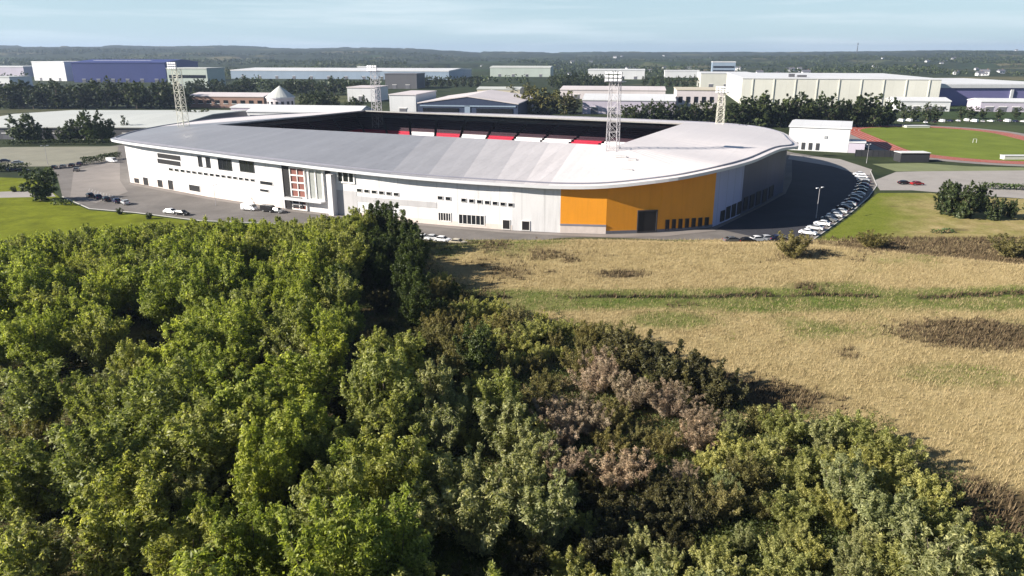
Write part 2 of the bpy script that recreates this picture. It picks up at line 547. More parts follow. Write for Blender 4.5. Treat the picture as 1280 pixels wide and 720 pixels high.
def cover(x, y):
    x, y = np.asarray(x, float), np.asarray(y, float)
    wob = (fbm(x, y, 0.05, 40) - 0.5)
    wob2 = (fbm(x, y, 0.22, 44) - 0.5)
    yp = 129 + wob * 5 + x * 0.01
    green = sstep(8.0, 4.5, np.abs(y - yp)) * sstep(-34, -8, x) * (0.82 + 0.6 * wob2)
    green = np.maximum(green, ell(x, y, 840, 400, 9, 5) * 0.75)
    green = np.maximum(green, 0.45 * ell(x, y, 1200, 470, 10, 5))
    green = np.maximum(green, sstep(0.55, 0.78, fbm(x, y, 0.045, 60)) * 0.75)
    green = np.maximum(green, sstep(-14, -34, x) * 0.5)
    green = np.maximum(green, sstep(72, 52, y + 0.25 * (x - 40)) * 0.9)
    dark = sstep(1.5, 0.5, np.abs(y - yp - 1.6 - wob2 * 1.5)) * sstep(5, 20, x) * sstep(0.30, 0.55, vnoise(x, y, 0.16, 8) + 0.1)
    br = ell(x, y, 1225, 418, 15, 8) * 0.9
    br = np.maximum(br, ell(x, y, 775, 343, 6.5, 3) * 0.85)
    br = np.maximum(br, ell(x, y, 712, 328, 2.4, 2) * 0.7)
    br = np.maximum(br, ell(x, y, 1255, 640, 7, 6) * 0.95)  # shrub shadow and dirt, both painted brown
    br = np.maximum(br, ell(x, y, 800, 640, 9, 9))  # shade of the hollow painted into the ground cover
    br = np.maximum(br, ell(x, y, 920, 490, 14, 6, -0.3) * 0.95)  # shadow beside the tall shrubs painted into the ground cover
    yr = 166 - np.maximum(0, x - 62) * 0.42
    br = np.maximum(br, sstep(2, 7, y - yr) * sstep(70, 88, x) * 0.8)
    br = np.maximum(br, 0.5 * sstep(0.62, 0.8, fbm(x, y, 0.09, 71)))
    br = np.maximum(br, 0.75 * sstep(-12, -26, x + 0.0 * y) * sstep(172, 160, y))
    return np.clip(green, 0, 1), np.clip(br, 0, 1), np.clip(dark, 0, 1)


gx = np.arange(-112, 150.1, 0.8)
gy = np.arange(16, 184.1, 0.8)
GX, GY = np.meshgrid(gx, gy)
edge = np.minimum.reduce([sstep(-112, -104, GX), sstep(150, 142, GX), sstep(16, 24, GY), sstep(184, 177, GY)])
GZ = mound(GX, GY) - 0.12 + 0.24 * edge + 0.10 * (fbm(GX, GY, 0.5, 91) - 0.5) * edge
me = grid_mesh('rough_grassland', np.stack([GX, GY, GZ], -1))
cg, cb, cd = cover(GX, GY)
at = me.color_attributes.new('cover', 'FLOAT_COLOR', 'POINT')
at.data.foreach_set('color', np.stack([cg, cb, cd, np.ones_like(cg)], -1).reshape(-1).astype(np.float32))
m, nt, b = new_mat('rough_grass_cover')
ca = N(nt, 'ShaderNodeVertexColor', layer_name='cover')
sep = N(nt, 'ShaderNodeSeparateColor')
nt.links.new(ca.outputs[0], sep.inputs[0])
tc = N(nt, 'ShaderNodeTexCoord')
nzs = []
for s in (0.25, 1.6):
    n = N(nt, 'ShaderNodeTexNoise', Scale=s, Detail=6.0, Roughness=0.7)
    nt.links.new(tc.outputs['Object'], n.inputs['Vector'])
    nzs.append(n.outputs[0])
straw = ramp(nt, nzs[0], [(0.3, (0.24, 0.18, 0.08)), (0.5, (0.33, 0.255, 0.12)), (0.7, (0.42, 0.33, 0.17))])
grn = ramp(nt, nzs[0], [(0.3, (0.06, 0.085, 0.018)), (0.7, (0.115, 0.145, 0.032))])
grn.node.label = 'green'
brw = ramp(nt, nzs[0], [(0.3, (0.055, 0.04, 0.022)), (0.7, (0.12, 0.085, 0.045))])
col = mix(nt, sep.outputs[0], straw, grn)
col = mix(nt, sep.outputs[1], col, brw)
col = mix(nt, sep.outputs[2], col, (0.03, 0.027, 0.016))
v = ramp(nt, nzs[1], [(0.3, (0.7, 0.7, 0.7)), (0.7, (1.25, 1.25, 1.25))])
col = mix(nt, 1.0, col, v, 'MULTIPLY')
nt.links.new(col, b.inputs['Base Color'])
b.inputs['Roughness'].default_value = 1.0
b.inputs['Specular IOR Level'].default_value = 0.1
struct(link('grassland', me, m))
M_COVER = m


def straw_mat(name, a, bcol, c):
    m, nt, b = new_mat(name)
    geo = N(nt, 'ShaderNodeNewGeometry')
    col = ramp(nt, geo.outputs['Random Per Island'], [(0, a), (0.5, bcol), (1, c)])
    nt.links.new(col, b.inputs['Base Color'])
    b.inputs['Roughness'].default_value = 0.8
    b.inputs['Specular IOR Level'].default_value = 0.2
    return m


def tufts(name, pts, hmin, hmax, wd, blades, lean, mat, label, cat):
    """real blades: every tuft a handful of leaning triangles"""
    n = len(pts)
    P = np.repeat(pts, blades, 0)
    k = len(P)
    P[:, :2] += RNG.normal(0, 0.18, (k, 2))
    hh = RNG.uniform(hmin, hmax, k)
    a = RNG.uniform(0, 2 * math.pi, k)
    l = RNG.uniform(0, lean, k)
    s = np.stack([np.cos(a + 1.4), np.sin(a + 1.4)], -1) * (wd * RNG.uniform(0.6, 1.4, k))[:, None]
    A, B, C = P.copy(), P.copy(), P.copy()
    A[:, :2] -= s
    B[:, :2] += s
    C[:, 0] += np.cos(a) * l * hh + 0.18 * hh
    C[:, 1] += np.sin(a) * l * hh
    C[:, 2] += hh
    V = np.stack([A, B, C], 1).reshape(-1, 3)
    o = link(name, np_mesh(name, V, 3), mat)
    o['label'] = label
    o['category'] = cat
    return struct(o, 'stuff')


M['straw'] = straw_mat('dry_straw', (0.28, 0.215, 0.105), (0.37, 0.285, 0.15), (0.46, 0.37, 0.21))
M['greengrass'] = straw_mat('green_blades', (0.075, 0.105, 0.016), (0.12, 0.155, 0.026), (0.17, 0.20, 0.045))
M['bracken_shade'] = straw_mat('brown_bracken_and_shade', (0.05, 0.035, 0.02), (0.10, 0.07, 0.038), (0.17, 0.125, 0.07))


def scatter(n, x0, x1, y0, y1, dens):
    x = RNG.uniform(x0, x1, n)
    y = RNG.uniform(y0, y1, n)
    d = dens(x, y)
    k = RNG.uniform(0, 1, n) < d
    x, y = x[k], y[k]
    return np.stack([x, y, mound(x, y) + 0.06], -1)


def infield_x(x, y):
    return sstep(-26, -10, x) * (np.abs(x) < 0.74 * y + 10)


def d_straw(x, y):
    g, br, d = cover(x, y)
    return np.clip(1.0 - 0.9 * g - 0.85 * br - d, 0, 1) * infield_x(x, y) * (0.35 + 0.9 * fbm(x, y, 0.15, 50))


def d_green(x, y):
    g, br, d = cover(x, y)
    return np.clip(g * 1.0 - 0.5 * br, 0, 1) * infield_x(x, y)


def d_brown(x, y):
    g, br, d = cover(x, y)
    return np.clip(br * 0.95 + d * 0.7, 0, 1) * infield_x(x, y)


tufts('dry_grass', scatter(190000, -25, 145, 52, 180, d_straw), 0.2, 0.7, 0.022, 4, 0.55, M['straw'], 'dry straw coloured grass covering the bank and field', 'grass')
tufts('green_grass', scatter(60000, -25, 145, 45, 180, d_green), 0.15, 0.45, 0.05, 4, 0.6, M['greengrass'], 'short green grass along the field path and among shrubs', 'grass')
tufts('bracken_and_shade', scatter(60000, -25, 145, 45, 182, d_brown), 0.35, 1.0, 0.08, 5, 0.8, M['bracken_shade'], 'low dead brown bracken and painted shrub shade in the dry grass', 'undergrowth')


def sheet(name, poly, z, mat, px=True, thick=None):
    pts = [G(*p) for p in poly] if px else poly
    mb = MB()
    if thick:
        mb.prism(pts, z - thick, z)
    else:
        mb.add([(x, y, z) for x, y in pts], [tuple(range(len(pts)))])
    o = mb.build(name, mat)
    # keep every sheet facing up
    if o.data.polygons[0].normal.z < 0 and not thick:
        o.data.flip_normals()
    return struct(o)

# ------------------------------------------------------------------ hard surfaces round the stadium
apron_px = [(78, 246), (112, 261), (170, 266), (250, 276), (350, 280), (440, 292), (520, 306), (640, 320), (800, 322), (955, 318),
            (1012, 303), (1040, 283), (1066, 264), (1086, 246), (1096, 232), (1088, 214), (1052, 200), (992, 191)]
apron = [G(*p) for p in apron_px] + [(128, 400), (60, 440), (-60, 470), (-190, 420), (-215, 340), G(60, 200), G(72, 222)]
sheet('apron_road', apron, 0.03, M['asphalt'], px=False)
sheet('parking_ground', [(92, 214), (150, 200), (150, 226), (160, 240), (120, 254), (88, 246)], 0.05, M['paving'])
sheet('parking_ground', [(4, 184), (148, 183), (146, 196), (62, 208), (-20, 209), (-60, 190)], 0.05, plain('tan_gravel_parking', (0.22, 0.21, 0.16), 0.9, 0.15, 0.1))
sheet('parking_ground', [(896, 286), (925, 272), (955, 257), (982, 242), (990, 225), (990, 200), (1048, 205), (1078, 217), (1082, 232), (1070, 250), (1056, 265), (1036, 281), (1004, 300), (960, 300)], 0.045, M['asphalt_shade'])  # dark sheet painted where the stadium's shadow falls
sheet('road', [(1092, 226), (1120, 215), (1290, 211), (1420, 208), (1420, 243), (1290, 249), (1200, 243), (1140, 238), (1100, 238)], 0.05, M['road_pale'])
sheet('road', [(988, 193), (1050, 199), (1090, 212), (1086, 222), (1040, 208), (985, 199)], 0.06, M['road_pale'])
sheet('yard', [(205, 151), (455, 132), (470, 140), (330, 152), (215, 158)], 0.05, M['road_pale'])
sheet('pavement', [(160, 231), (260, 249.5), (350, 263.5), (470, 277.5), (560, 285.5), (640, 292), (700, 295), (757, 297), (830, 296), (896, 289),
                   (890, 286), (825, 291.5), (757, 293.6), (700, 292.5), (640, 289.5), (560, 283), (470, 275), (350, 261), (260, 247), (163, 229)], 0.10, M['paving'])
sheet('lawn', [(-90, 262), (-90, 236), (0, 238), (60, 236), (76, 248), (112, 263), (172, 268), (250, 278), (348, 282), (440, 294), (470, 300),
               (470, 318), (250, 320), (0, 320), (-90, 320)], 0.07, M['lawn'])
sheet('lawn', [(-60, 222), (0, 222), (34, 223), (66, 231), (60, 236), (0, 238), (-60, 240)], 0.07, M['lawn'])
sheet('footpath', [(-90, 240), (0, 240), (62, 238), (70, 246), (0, 247.5), (-90, 248)], 0.09, M['road_pale'])
slope_mat = plain('patchy_green_and_straw', (0.22, 0.19, 0.055), 0.95, 0.35, 0.14, spec=0.05, dirt=0.4)
# the slope right of the stadium: green by the car park, drying to straw, brown scrub at its foot
slope_mat = M_COVER.copy()
for nd in slope_mat.node_tree.nodes:
    if nd.type == 'VALTORGB' and nd.label == 'green':
        nd.color_ramp.elements[0].color = (0.115, 0.14, 0.014, 1)
        nd.color_ramp.elements[1].color = (0.17, 0.19, 0.03, 1)
poly_s = [G(*p) for p in ((1012, 306), (1044, 283), (1070, 264), (1090, 246), (1100, 238), (1140, 239), (1200, 245), (1290, 249), (1440, 252), (1480, 332), (1040, 322))]


def inside(x, y, P):
    r = np.zeros(x.shape, bool)
    for (x0, y0), (x1, y1) in zip(P, P[1:] + P[:1]):
        c = (y0 > y) != (y1 > y)
        r ^= c & (x < (x1 - x0) * (y - y0) / (y1 - y0 + 1e-12) + x0)
    return r


sx, sy = np.meshgrid(np.arange(60, 215, 0.6), np.arange(150, 245, 0.6))
d_ = sy * CP + H * SP
spx = 640 + F * sx / d_
spy = 360 + F * (H * CP - sy * SP) / d_
me = grid_mesh('slope', np.stack([sx, sy, np.full_like(sx, 0.08)], -1))
wv = fbm(sx, sy, 0.07, 15) - 0.5
w2 = fbm(sx, sy, 0.3, 18) - 0.5
gv = 1 - sstep(1085, 1175, spx + wv * 90 + (spy - 270) * 0.5) * (0.72 + w2 * 0.8)
bv = sstep(294, 306, spy + wv * 14) * sstep(1090, 1130, spx) * 0.8 + 0.5 * sstep(0.66, 0.8, fbm(sx, sy, 0.12, 26))
at = me.color_attributes.new('cover', 'FLOAT_COLOR', 'POINT')
at.data.foreach_set('color', np.stack([np.clip(gv, 0, 1), np.clip(bv, 0, 1), np.zeros_like(gv), np.ones_like(gv)], -1).reshape(-1).astype(np.float32))
bm = bmesh.new()
bm.from_mesh(me)
bm.verts.ensure_lookup_table()
ok = inside(sx, sy, poly_s).ravel()
bmesh.ops.delete(bm, geom=[v for v in bm.verts if not ok[v.index]], context='VERTS')
bm.to_mesh(me)
bm.free()
struct(link('grass_slope', me, slope_mat))
sheet('lawn', [(1090, 205), (1150, 204), (1210, 208), (1300, 210), (1300, 213), (1120, 214.5)], 0.06, plain('worn_verge', (0.16, 0.18, 0.08), 0.95, 0.2, 0.1))


def kerb(name, pts, w=0.3, h=0.13):
    mb = MB()
    for (x0, y0), (x1, y1) in zip(pts, pts[1:]):
        d = math.hypot(x1 - x0, y1 - y0)
        mb.box(((x0 + x1) / 2, (y0 + y1) / 2, 0.02 + h / 2), (d, w, h), math.atan2(y1 - y0, x1 - x0))
    return struct(mb.build(name, M['kerb']))


kerb('kerb', [G(*p) for p in apron_px[:7]])
kerb('kerb', [G(*p) for p in apron_px[9:16]])


def lines(name, quads, z=0.075):
    mb = MB()
    for q in quads:
        mb.add([(x, y, z) for x, y in q], [(0, 1, 2, 3)])
    o = mb.build(name, M['paint'])
    return struct(o)


# painted bays: the left car park and the curved row on the right
bays = []
for i in range(12):
    a = G(112 + i * 3.6, 236 + i * 1.05)
    c = (a[0] + 2.2, a[1] - 4.6)
    bays.append([(a[0] - 0.06, a[1]), (a[0] + 0.06, a[1]), (c[0] + 0.06, c[1]), (c[0] - 0.06, c[1])])
row_px = [(1004, 297), (1018, 288), (1040, 274), (1060, 258), (1074, 243), (1080, 229), (1072, 217)]
row = [Vector((*G(*p), 0)) for p in row_px]


def along(poly, t):
    L_ = [(b - a).length for a, b in zip(poly, poly[1:])]
    d = t * sum(L_)
    for a, b, l in zip(poly, poly[1:], L_):
        if d <= l or b is poly[-1]:
            return a.lerp(b, d / l), (b - a).normalized()
        d -= l


for i in range(24):
    p, d = along(row, i / 23)
    n = Vector((d.y, -d.x, 0))
    q0, q1 = p - n * 2.6, p + n * 2.6
    s = d * 0.06
    bays.append([tuple((q0 - s)[:2]), tuple((q0 + s)[:2]), tuple((q1 + s)[:2]), tuple((q1 - s)[:2])])
lines('parking_lines', bays)
# dashed centre line on the pale road
dash = []
for i in range(14):
    a, c = G(1110 + i * 14, 225), G(1116 + i * 14, 225)
    dash.append([(a[0], a[1] - .1), (c[0], c[1] - .1), (c[0], c[1] + .1), (a[0], a[1] + .1)])
lines('road_markings', dash, 0.09)

# ------------------------------------------------------------------ the stadium
ORG = Vector((-20.0, 285.0, 0.0))
stad = thing('football_stadium', 'white football stadium with grey roof and orange corner, open over the pitch', 'stadium', ORG)

base_px = [(163, 228), (260, 246), (350, 260), (470, 274), (560, 282), (640, 288), (700, 291), (757, 292.5), (825, 290.3), (858, 288),
           (890, 284), (908, 276.5), (925, 268.5), (955, 254), (978, 240)]
front = [G(*p) for p in base_px]
eave_tab = [(145, 175.5), (240, 188.5), (340, 201.5), (440, 213.5), (540, 223), (630, 229), (700, 232.5), (755, 232), (820, 226), (890, 214), (940, 201), (985, 182)]
hidden = [(100.5, 275), (106, 300), (104, 322), (92, 339), (70, 353), (30, 374), (-20, 394), (-60, 404), (-95, 402), (-122, 389),
          (-142, 366), (-152, 338), (-154, 312), (-150, 288)]
ring = [Vector((x, y)) for x, y in front + hidden]
n = len(ring)
nf = len(front)
# outward offset for the eave
eave = []
for i, p in enumerate(ring):
    a, c = ring[i - 1], ring[(i + 1) % n]
    t = ((p - a).normalized() + (c - p).normalized()).normalized()
    o = Vector((t.y, -t.x))
    q = p + o * (2.2 if i < 5 else 1.7 if i < 8 else 3.4)
    z = 14.3
    if i < nf:
        for _ in range(4):
            px, _py = proj(q.x, q.y, z)
            z = H - q.y * ratio(interp(eave_tab, px))
    eave.append([q.x, q.y, z, o])
z_end = eave[nf - 1][2]
for i in range(nf, n):
    eave[i][2] = lerp(14.6, 14.2, (i - nf) / (n - nf))
print('eave z', [round(e[2], 1) for e in eave])
FT = 0.8      # fascia depth
wall_top = [e[2] - FT for e in eave]


def wall_part(name, i0, i1, z0, z1, mat, off=0.0, close=False):
    """one run of cladding between ring stations i0..i1; z None = ground / wall top"""
    mb = MB()
    idx = list(range(i0, i1 + 1))
    vs = []
    for i in idx:
        p, o = ring[i % n], eave[i % n][3]
        x, y = p.x + o.x * off, p.y + o.y * off
        vs.append((x, y, z0))
        vs.append((x, y, wall_top[i % n] + 0.05 if z1 is None else z1))
    k = len(vs)
    vs2 = []
    for i in idx:
        p, o = ring[i % n], eave[i % n][3]
        x, y = p.x - o.x * (0.35 - off), p.y - o.y * (0.35 - off)
        vs2.append((x, y, z0))
        vs2.append((x, y, wall_top[i % n] + 0.05 if z1 is None else z1))
    fs = []
    for j in range(len(idx) - 1):
        a = 2 * j
        fs.append((a, a + 2, a + 3, a + 1))
        fs.append((k + a, k + a + 1, k + a + 3, k + a + 2))
        fs.append((a + 1, a + 3, k + a + 3, k + a + 1))
        fs.append((a, k + a, k + a + 2, a + 2))
    fs.append((0, 1, k + 1, k))
    e = k - 2
    fs.append((e, k + e, k + e + 1, e + 1))
    return mb.add(vs + vs2, fs).build(name, mat, stad, ORG)


PL = 1.6
wf = wall_part('facade_wall', 0, 6, 0, None, M['white_clad'])
wo = wall_part('orange_wall', 6, 10, 0, None, M['orange'])
wo['label'] = 'orange clad corner wall'
ws = wall_part('side_wall', 10, 12, 0, None, M['side_shade_blue'])
ws['label'] = 'side wall with blue shade painted into its colour'
ws = wall_part('side_wall', 12, 14, 0, None, M['side_shade_dark'])
ws['label'] = 'dark side wall section deepened with painted shade'
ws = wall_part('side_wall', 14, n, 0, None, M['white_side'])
pl = wall_part('plinth', 6, 7, 0, 2.0, M['plinth'], 0.12)
pl = wall_part('plinth', 7, 10, 0, 0.8, M['soffit'], 0.12)
pt = wall_part('trim_strip', 6, 7, 2.0, 2.45, M['gutter'], 0.2)


def wall_hit(px, py, lo=0, hi=None):
    dx, dy, dz = ray(px, py)
    best = None
    for i in range(lo, (nf - 1) if hi is None else hi):
        a, c = ring[i], ring[i + 1]
        e = c - a
        den = dx * e.y - dy * e.x
        if abs(den) < 1e-9:
            continue
        t = (a.x * e.y - a.y * e.x) / den
        s = (a.x * dy - a.y * dx) / den
        if t > 0 and -0.02 <= s <= 1.02:
            if best is None or t < best[0]:
                best = (t, Vector((dx * t, dy * t, H + dz * t)), e.normalized())
    return best[1], best[2]


def opening(name, px0, px1, py0, py1, pane='glass', frame='frame_w', fw=0.18, bars=0, proud=0.16, panename='pane', slope=None):
    """a framed opening on the facade: the frame stands proud, the pane sits back in it"""
    A, e = wall_hit(px0, py0)
    B, _ = wall_hit(px1, py0 if slope is None else py0 + slope)
    C, _ = wall_hit((px0 + px1) / 2, py1 + (0 if slope is None else slope / 2))
    d = (B - A)
    d.z = 0
    wdt = d.length
    ang_ = math.atan2(d.y, d.x)
    top = (A.z + B.z) / 2
    bot = max(0.15, C.z)
    hgt = top - bot
    cx, cy, cz = (A.x + B.x) / 2, (A.y + B.y) / 2, (top + bot) / 2
    nx, ny = d.y / wdt, -d.x / wdt
    fr = MB()
    for sx in (-1, 1):
        ox = sx * (wdt / 2 - fw / 2)
        fr.box((cx + ox * d.x / wdt + nx * proud / 2, cy + ox * d.y / wdt + ny * proud / 2, cz), (fw, proud, hgt), ang_)
    for sz in (-1, 1):
        fr.box((cx + nx * proud / 2, cy + ny * proud / 2, cz + sz * (hgt / 2 - fw / 2)), (wdt - 2 * fw, proud * 0.96, fw), ang_)
    for k in range(bars):
        ox = -wdt / 2 + wdt * (k + 1) / (bars + 1)
        fr.box((cx + ox * d.x / wdt + nx * proud / 2, cy + ox * d.y / wdt + ny * proud / 2, cz), (fw * 0.7, proud * 0.9, hgt - 2 * fw), ang_)
    f = fr.build(name, M[frame], stad, ORG)
    g = MB().box((cx + nx * proud * 0.2, cy + ny * proud * 0.2, cz), (wdt - fw, proud * 0.4, hgt - fw), ang_)
    g.build(panename, M[pane], f, ORG)
    return f


# left wing of the main stand
opening('louvre', 197, 225, 191.5, 197, 'door_d', 'frame_d', 0.12, slope=3.2)
opening('louvre', 197, 225, 198.5, 204, 'door_d', 'frame_d', 0.12, slope=3.2)
for a, c, t, bt in ((247, 262, 194.5, 208), (272, 289, 197.5, 211.5), (299, 317, 200, 214)):
    opening('window', a, c, t, bt, 'glass', 'frame_d', 0.16, bars=2, slope=2.2)
for k in range(15):
    x = 211 + k * 7.3
    y = 209.5 + k * 0.98
    opening('strip_window', x, x + 5.2, y, y + 3.6, 'glass', 'frame_w', 0.08, slope=0.6)
for x, t, bt in ((168, 222.5, 228), (179, 221.5, 231), (197, 224.5, 233), (210, 225, 236)):
    opening('door', x, x + 5.5, t, bt, 'door_d', 'frame_d', 0.1, slope=0.8, panename='door_leaf')
opening('window', 236, 250, 230, 238.5, 'door_d', 'frame_w', 0.15, slope=1.8)
opening('window', 325, 341, 225.5, 230.5, 'glass', 'frame_w', 0.12, slope=1.8)
opening('window', 325, 336, 235.5, 239.5, 'glass', 'frame_w', 0.12, slope=1.3)
# the entrance block
opening('entrance_reveal', 352, 361, 205, 263, 'door_d', 'frame_d', 0.2, proud=0.25)
f = opening('entrance_glazing', 362, 381, 208, 262, 'red_panel', 'frame_w', 0.35, bars=1, proud=0.5, slope=2.0)
f['label'] = 'red panelled entrance bay with white frame'
A, e = wall_hit(362, 212)
B, _ = wall_hit(381, 214)
for k in range(5):
    py = 219 + k * 9.0
    C, _ = wall_hit(371.5, py)
    mb = MB().box(((A.x + B.x) / 2 + e.y * 0.3, (A.y + B.y) / 2 - e.x * 0.3, C.z), ((B - A).length * 0.94, 0.3, 0.4), math.atan2(e.y, e.x))
    mb.build('transom', M['frame_w'], f, ORG)
opening('entrance_door', 365, 379, 245, 258, 'door_d', 'frame_d', 0.2, proud=0.62, slope=1.6, panename='door_leaf')
opening('entrance_glazing', 384, 404, 209, 250, 'glass_grey', 'frame_w', 0.6, bars=1, proud=0.45, slope=2.2)
opening('entrance_reveal', 406.5, 412.5, 212, 252, 'door_d', 'frame_d', 0.15, proud=0.3)
# projecting white pier at the right of the entrance
A, e = wall_hit(413, 214)
B, _ = wall_hit(419, 214)
mid = (A + B) / 2
no = Vector((e.y, -e.x, 0))
MB().box((mid.x + no.x * 1.0, mid.y + no.y * 1.0, 6.0), ((B - A).length, 2.2, 12.0), math.atan2(e.y, e.x)).build('pier', M['white_clad'], stad, ORG)
A, e = wall_hit(382, 240)
MB().box((A.x + no.x * 1.3, A.y + no.y * 1.3, 3.6), (15.5, 2.6, 0.4), math.atan2(e.y, e.x)).build('canopy', M['fascia'], stad, ORG)
# right wing
opening('window', 421, 443, 210.5, 228, 'glass', 'frame_w', 0.45, bars=2, proud=0.3, slope=1.8)


def band(name, px0, px1, z0, z1, mat, off):
    A, e = wall_hit(px0, interp([(160, 215), (700, 270)], px0))
    B, _ = wall_hit(px1, interp([(160, 215), (700, 270)], px1))
    # follows the facade's stations between the two ends
    pts = [A] + [Vector((p.x, p.y, 0)) for p in ring[:7] if A.x + 1 < p.x < B.x - 1] + [B]
    mb = MB()
    for a, c in zip(pts, pts[1:]):
        d = (c - a)
        d.z = 0
        l = d.length
        nx, ny = d.y / l, -d.x / l
        mb.box(((a.x + c.x) / 2 + nx * off / 2, (a.y + c.y) / 2 + ny * off / 2, (z0 + z1) / 2), (l, off, z1 - z0), math.atan2(d.y, d.x))
    return mb.build(name, mat, stad, ORG)


band('cladding_band', 421, 446, 0.0, 7.4, M['grey_clad'], 0.06)
band('cladding_band', 446, 546, 4.6, 6.2, M['grey_clad'], 0.06)
band('cladding_band', 163, 352, 0.0, 2.6, M['plinth'], 0.05)
band('cladding_band', 446, 640, 0.0, 1.4, M['plinth'], 0.05)
for k in range(6):
    x = 446 + k * 9.2
    y = 235.3 + k * 1.0
    opening('strip_window', x, x + 6.4, y, y + 4.4, 'glass', 'frame_w', 0.08, slope=0.7)
for k in range(10):
    x = 547 + k * 9.8
    if k == 2:
        continue
    y = 244.5 + k * 0.98
    opening('strip_window', x, x + 6.6, y, y + 4.8, 'glass', 'frame_w', 0.08, slope=0.6)
opening('window', 547.5, 564, 264.5, 276, 'glass', 'frame_w', 0.2, bars=4, slope=1.6)
opening('window', 573, 606, 266.5, 279.5, 'glass', 'frame_w', 0.2, bars=5, slope=3.0)
opening('door', 628, 638, 274, 287, 'door_d', 'frame_w', 0.15, slope=0.8, panename='door_leaf')
opening('door', 652, 662.5, 275.5, 289, 'door_d', 'frame_w', 0.15, slope=0.8, panename='door_leaf')
# orange corner
opening('roller_door', 797, 822, 262.5, 291, 'door_d', 'frame_d', 0.3, proud=0.3, panename='door_leaf')
for k in range(7):
    x = 832 + k * 8.2
    opening('turnstile_gate', x, x + 4.6, 274.5 - k * 0.5, 287.6 - k * 0.9, 'door_d', 'frame_d', 0.12, proud=0.25, panename='door_leaf')
for k, (x, t, bt) in enumerate(((901, 263, 276), (908, 258, 273), (915, 255, 270), (922, 252, 267), (930, 246, 262), (938, 243, 259), (946, 239, 255), (954, 236, 252), (962, 232, 246))):
    opening('turnstile_gate', x, x + 4.6, t, bt, 'door_d', 'frame_d', 0.12, proud=0.25, panename='door_leaf')

# roof: eave ring to inner ring, with fascia, soffit and inner fascia
ic = [Vector((-115, 290)), Vector((31.3, 222.8)), Vector((68.4, 297)), Vector((-71, 362))]
zi = [18.5, 18.5, 18.5, 18.8]


def inner(t):
    k = int(t) % 4
    f = t - int(t)
    a, c = ic[k], ic[(k + 1) % 4]
    return (lerp(a.x, c.x, f), lerp(a.y, c.y, f), lerp(zi[k], zi[(k + 1) % 4], f))


it = [0.0, .2, .36, .55, .70, .84, .95, 1.0, 1.0, 1.0, 1.06, 1.18, 1.3, 1.48, 1.65, 1.8, 1.95, 2.0, 2.0, 2.12, 2.35, 2.6, 2.8, 2.95, 3.0, 3.0, 3.25, 3.55, 4.0]
assert len(it) == n, (len(it), n)
# densify both rings with a smooth curve so the corners round off
SUB = 4


def cr(p0, p1, p2, p3, t):
    return tuple(0.5 * (2 * b_ + (c_ - a_) * t + (2 * a_ - 5 * b_ + 4 * c_ - d_) * t * t + (3 * b_ - a_ - 3 * c_ + d_) * t ** 3)
                 for a_, b_, c_, d_ in zip(p0, p1, p2, p3))


E3 = [(e[0], e[1], e[2]) for e in eave]
EO, IN, ST, WT = [], [], [], []
for i in range(n):
    for k in range(SUB):
        t = k / SUB
        EO.append(cr(E3[i - 1], E3[i], E3[(i + 1) % n], E3[(i + 2) % n], t))
        t1 = it[(i + 1) % n] if i + 1 < n else 4.0
        IN.append(inner(min(lerp(it[i], t1, t), 3.9999)))
        a, c = ring[i], ring[(i + 1) % n]
        WT.append((lerp(a.x, c.x, t), lerp(a.y, c.y, t), lerp(wall_top[i], wall_top[(i + 1) % n], t)))
        ST.append(i + t)
NE = len(EO)


def ring_strip(A, B, name, mat, i0=0, i1=None, flip=False, parent=stad):
    i1 = NE if i1 is None else i1
    mb = MB()
    k = i1 - i0
    ia = [(i0 + j) % NE for j in range(k + 1)]
    fs = [(j, j + 1, k + 1 + j + 1, k + 1 + j) for j in range(k)]
    if flip:
        fs = [f[::-1] for f in fs]
    mb.add([A[j] for j in ia] + [B[j] for j in ia], fs)
    return mb.build(name, mat, parent, ORG)


split = next(i for i in range(NE) if ST[i] >= 5.75)
split2 = next(i for i in range(NE) if ST[i] >= 26.5)
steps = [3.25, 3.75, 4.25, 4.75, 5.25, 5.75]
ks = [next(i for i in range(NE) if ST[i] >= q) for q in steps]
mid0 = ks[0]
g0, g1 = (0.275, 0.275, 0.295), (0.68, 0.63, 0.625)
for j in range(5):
    f = ((j + 1) / 6) ** 1.3  # stepped tones paint a reflection gradient into the panels
    mm = plain('reflection_step_roof', tuple(lerp(a_, b_, f) for a_, b_ in zip(g0, g1)), 0.45, 0.06, 0.06, seam=(-FA, 3.2, 0.22), dirt=0.18)
    ring_strip(EO, IN, 'roof', mm, ks[j], ks[j + 1])['label'] = 'roof panels painted in steps from dark grey to pale, a reflection gradient'
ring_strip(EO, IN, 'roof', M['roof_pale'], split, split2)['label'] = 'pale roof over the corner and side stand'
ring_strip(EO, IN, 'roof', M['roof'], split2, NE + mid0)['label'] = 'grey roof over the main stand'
low = [(x, y, z - FT) for x, y, z in EO]
ring_strip(EO, low, 'fascia', M['fascia'], flip=True)
ring_strip(low, WT, 'soffit', M['soffit'], flip=True)
inl = [(x, y, z - 0.55) for x, y, z in IN]
ring_strip(IN, inl, 'inner_fascia', M['concrete'])
ring_strip(inl, WT, 'ceiling', M['soffit'])
# gutter just inside the eave, a rounded lip standing 20 cm up
mb = MB()
for i in range(NE):
    a, c = Vector(EO[i]), Vector(EO[(i + 1) % NE])
    ia, ib = Vector(IN[i]), Vector(IN[(i + 1) % NE])
    p, q = a.lerp(ia, 0.045), c.lerp(ib, 0.045)
    mb.tube(p + Vector((0, 0, 0.12)), q + Vector((0, 0, 0.12)), 0.26, n=6)
mb.build('gutter', M['gutter'], stad, ORG)
